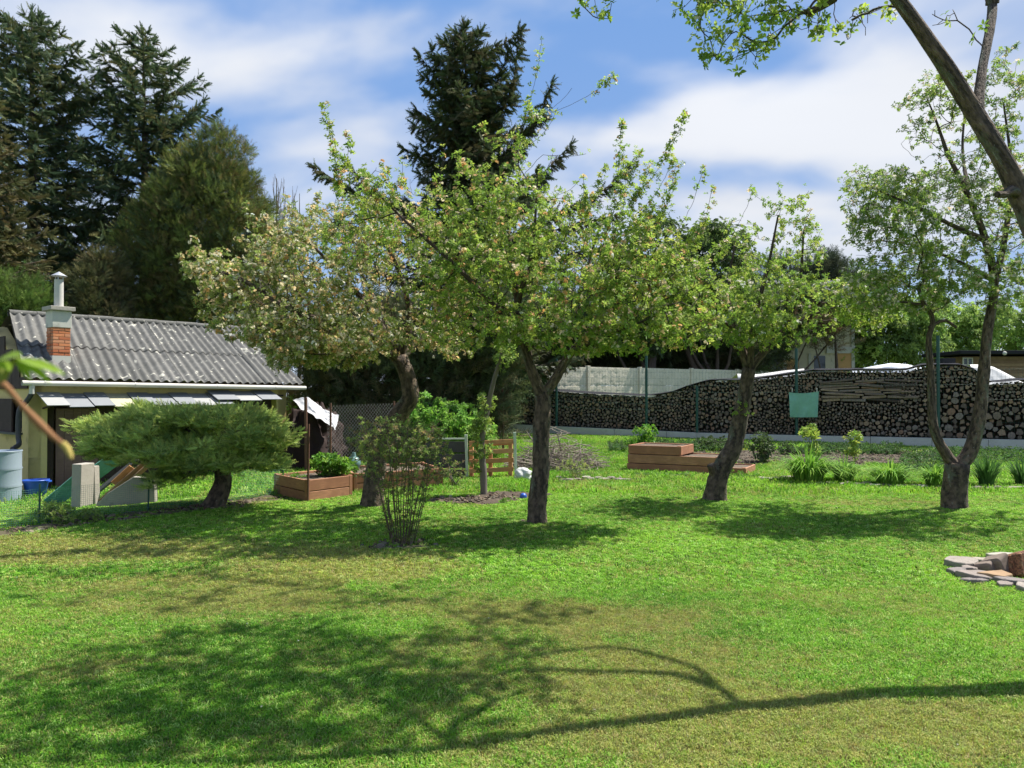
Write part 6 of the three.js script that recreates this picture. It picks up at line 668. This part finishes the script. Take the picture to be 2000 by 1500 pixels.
// ---------------------------------------------------------------- houses and sheds far behind
{ const d = 41, t = thing('house', 'cream house with an orange wall panel and grey roof, glimpsed behind the leaning apple tree', 'house', P(1560, 770, d).setY(0.1)); const o = t.position, at = (px, py, dd = 0) => P(px, py, d + dd).sub(o);
  const wall = (x0, x1, y0, y1, dd, mat, name, th = 0.15) => { const a = at(x0, y1, dd), b = at(x1, y0, dd); mesh(name, box(b.x - a.x, b.y - a.y, th, (a.x + b.x) / 2, (a.y + b.y) / 2, a.z - th / 2), mat, t); }; const gy = 815;
  wall(1490, 1668, 600, gy, 0, M.houseWall, 'wall', 4); wall(1632, 1663, 690, gy, -0.02, M.orange, 'wall_panel', 0.04); wall(1538, 1560, 700, gy, -0.03, M.orange, 'wall_panel', 0.04); wall(1664, 1669, 640, gy, -0.06, M.white, 'corner_post', 0.1); wall(1530, 1534, 690, gy, -0.06, M.white, 'corner_post', 0.1); wall(1580, 1584, 690, gy, -0.06, M.white, 'corner_post', 0.1); wall(1615, 1668, 678, 690, -0.1, M.white, 'lintel', 0.1);
  for (const [x0, x1] of [[1508, 1528], [1590, 1612]]) { wall(x0, x1, 695, 730, -0.01, M.glass, 'window', 0.05); }
  const m = new MB(); const e = [at(1460, 610, -0.5), at(1700, 610, -0.5), at(1680, 548, 2.2), at(1490, 548, 2.2)]; m.quad(e[0], e[1], e[2], e[3]); const bk = [at(1490, 548, 2.2), at(1680, 548, 2.2), at(1690, 610, 5), at(1470, 610, 5)]; m.quad(bk[1], bk[0], bk[3], bk[2]); mesh('roof', m.geo(true), M.roofTile, t); wall(1552, 1604, 566, 584, -0.0, M.zinc, 'dormer_roof', 0.8); }
{ const d = 34, t = thing('timber_shed', 'brown timber shed with a flat dark roof and small white window at the right edge', 'shed', P(1940, 770, d).setY(0.1)), o = t.position, at = (px, py, dd = 0) => P(px, py, d + dd).sub(o); const y0 = at(1900, 800).y, y1 = at(1900, 696).y; const xa = at(1882, 700).x, xb = at(2140, 700).x; mesh('wall', box(xb - xa, y1 - y0, 2.5, (xa + xb) / 2, (y1 + y0) / 2, at(1900, 700).z - 1.3), M.cladding[0], t); const n = 16; reseed(120); for (let k = 0; k < n; k++) { const a = lerp(y0, y1, k / n), b = lerp(y0, y1, (k + 1) / n) - 0.012; mesh('cladding_board', box(xb - xa, b - a, 0.03, (xa + xb) / 2, (a + b) / 2, at(1900, 700).z - 0.03 + rr(-0.004, 0.004), 0.004), M.cladding[k % 3], t); }
  const rx = at(1870, 690).x; mesh('roof', box(xb - rx + 0.3, 0.16, 3.2, (rx + xb) / 2, at(1900, 690).y + 0.02, at(1900, 690).z - 1.1, 0.02), M.felt, t); const w = partGroup('window', t); const wx = at(1886, 700).x, wz = at(1900, 700).z; mesh('pane', box(0.36, 0.26, 0.02, wx + 0.08, at(1886, 706).y, wz + 0.0), M.glass, w); for (const x of [-0.12, 0.08, 0.28]) mesh('frame', box(0.045, 0.34, 0.05, wx + x, at(1886, 706).y, wz + 0.015), M.white, w); for (const y of [-0.15, 0.15]) mesh('frame', box(0.36, 0.04, 0.045, wx + 0.08, at(1886, 706).y + y, wz + 0.015), M.white, w); mesh('lamp', new THREE.SphereGeometry(0.09, 16, 10).translate(...at(1962, 690, -0.5).toArray()), M.white, t); }
tag(mesh('grey_box', boardGeo(P(1846, 722, 29), P(1846, 700, 29), new V3(1, 0, 0), 0.5, 0.5), M.felt), 'dark grey box top showing above the log pile beside the window', 'box');
function sheet(label, px, mat, d, pts, name = 'tarpaulin') { reseed(px); const n = 22, m = new MB(); for (let j = 0; j <= 6; j++) for (let i = 0; i <= n; i++) { const f = i / n * (pts.length - 1), k = Math.min(pts.length - 2, Math.floor(f)), q = f - k, x = lerp(pts[k][0], pts[k + 1][0], q), y = lerp(pts[k][1], pts[k + 1][1], q), w = P(x, y, d); w.y -= j / 6 * 0.75; w.z += j / 6 * 0.5 + 0.12 * (fbm(i * 0.5, j * 0.7, 2, 3) - 0.5); m.v(w, i / n, j / 6); } for (let j = 0; j < 6; j++) for (let i = 0; i < n; i++) { const k = j * (n + 1) + i; m.i.push(k, k + 1, k + n + 2, k, k + n + 2, k + n + 1); } for (let j = 0; j < 1; j++) { const b = m.p.length / 3; for (let i = 0; i <= n; i++) { const v = new V3(m.p[i * 3], m.p[i * 3 + 1] - 0.25, m.p[i * 3 + 2] - 1.2); m.v(v, i / n, 1.5); } for (let i = 0; i < n; i++) m.i.push(i, b + i, i + 1, i + 1, b + i, b + i + 1); } tag(mesh(name, m.geo(), mat), label, 'tarpaulin'); }
sheet('pale blue-grey tarpaulin rising behind the middle of the log pile', 1740, M.tarpBlue, 27.5, [[1660, 724], [1700, 716], [1740, 709], [1775, 712], [1812, 722]]);
sheet('white tarpaulin sloping down in the dip of the log pile, under the timber shed', 1930, M.tarp, 27, [[1895, 712], [1915, 712], [1940, 716], [1965, 728], [1992, 744], [2010, 752]]);
sheet('long pale sheet lying over the log pile in front of the concrete fence end', 1480, M.tarp, 26.8, [[1440, 730], [1480, 731], [1530, 724], [1570, 720]]);

// ---------------------------------------------------------------- twig with fresh leaves close to the lens
{ const d = 0.62, at = (x, y, dd = 0) => P(x, y, d + dd), o = at(-20, 740), t = thing('twig', 'blurred brown twig with a fresh yellow-green leaf, close to the camera at the left edge', 'twig', o.clone()); const m = new MB(); const q = [at(-40, 730), at(5, 750), at(50, 800), at(100, 850), at(128, 872)]; m.tube(curve(q.map((p) => p.clone().sub(o)), 0.004), Array(60).fill(0).map((_, i) => 0.0028 + 0.0006 * Math.sin(i * 0.5)), 8); mesh('stem', m.geo(), std([0.22, 0.10, 0.035]), t); const b = new MB(); b.tube([at(122, 866), at(130, 874), at(138, 890), at(140, 896)].map((p) => p.sub(o)), [0.0026, 0.0028, 0.002, 0.0008], 8); mesh('bud', b.geo(), std([0.42, 0.32, 0.08]), t); const s = new MB(); s.tube([at(0, 752), at(8, 735), at(22, 712), at(35, 700)].map((p) => p.sub(o)), [0.003, 0.0026, 0.0022, 0.0018], 8); s.tube([at(5, 745), at(0, 720), at(-8, 705)].map((p) => p.sub(o)), [0.0025, 0.002, 0.0018], 8); mesh('leaf_stalk', s.geo(), leafMat([0.26, 0.30, 0.06], 0.3), t); const lm = leafMat([0.26, 0.40, 0.03], 0.5), lf = (x, y, x2, y2, w, n = [0.1, 1, 0.45]) => { const a = at(x, y), e = at(x2, y2, -0.01), L = a.distanceTo(e); mesh('leaf', triGeo(leafTris(a.sub(o), e.sub(at(x, y)), new V3(...n), L, w, 0.25, 0.1, true)), lm, t); }; lf(30, 700, 128, 722, 0.012); lf(34, 698, 100, 742, 0.009); lf(32, 700, 62, 742, 0.007); lf(-8, 706, 40, 688, 0.016, [0, 1, 0.6]); lf(-8, 706, 20, 720, 0.012); lf(-8, 706, -30, 660, 0.016); }

renderer.render(scene, camera);
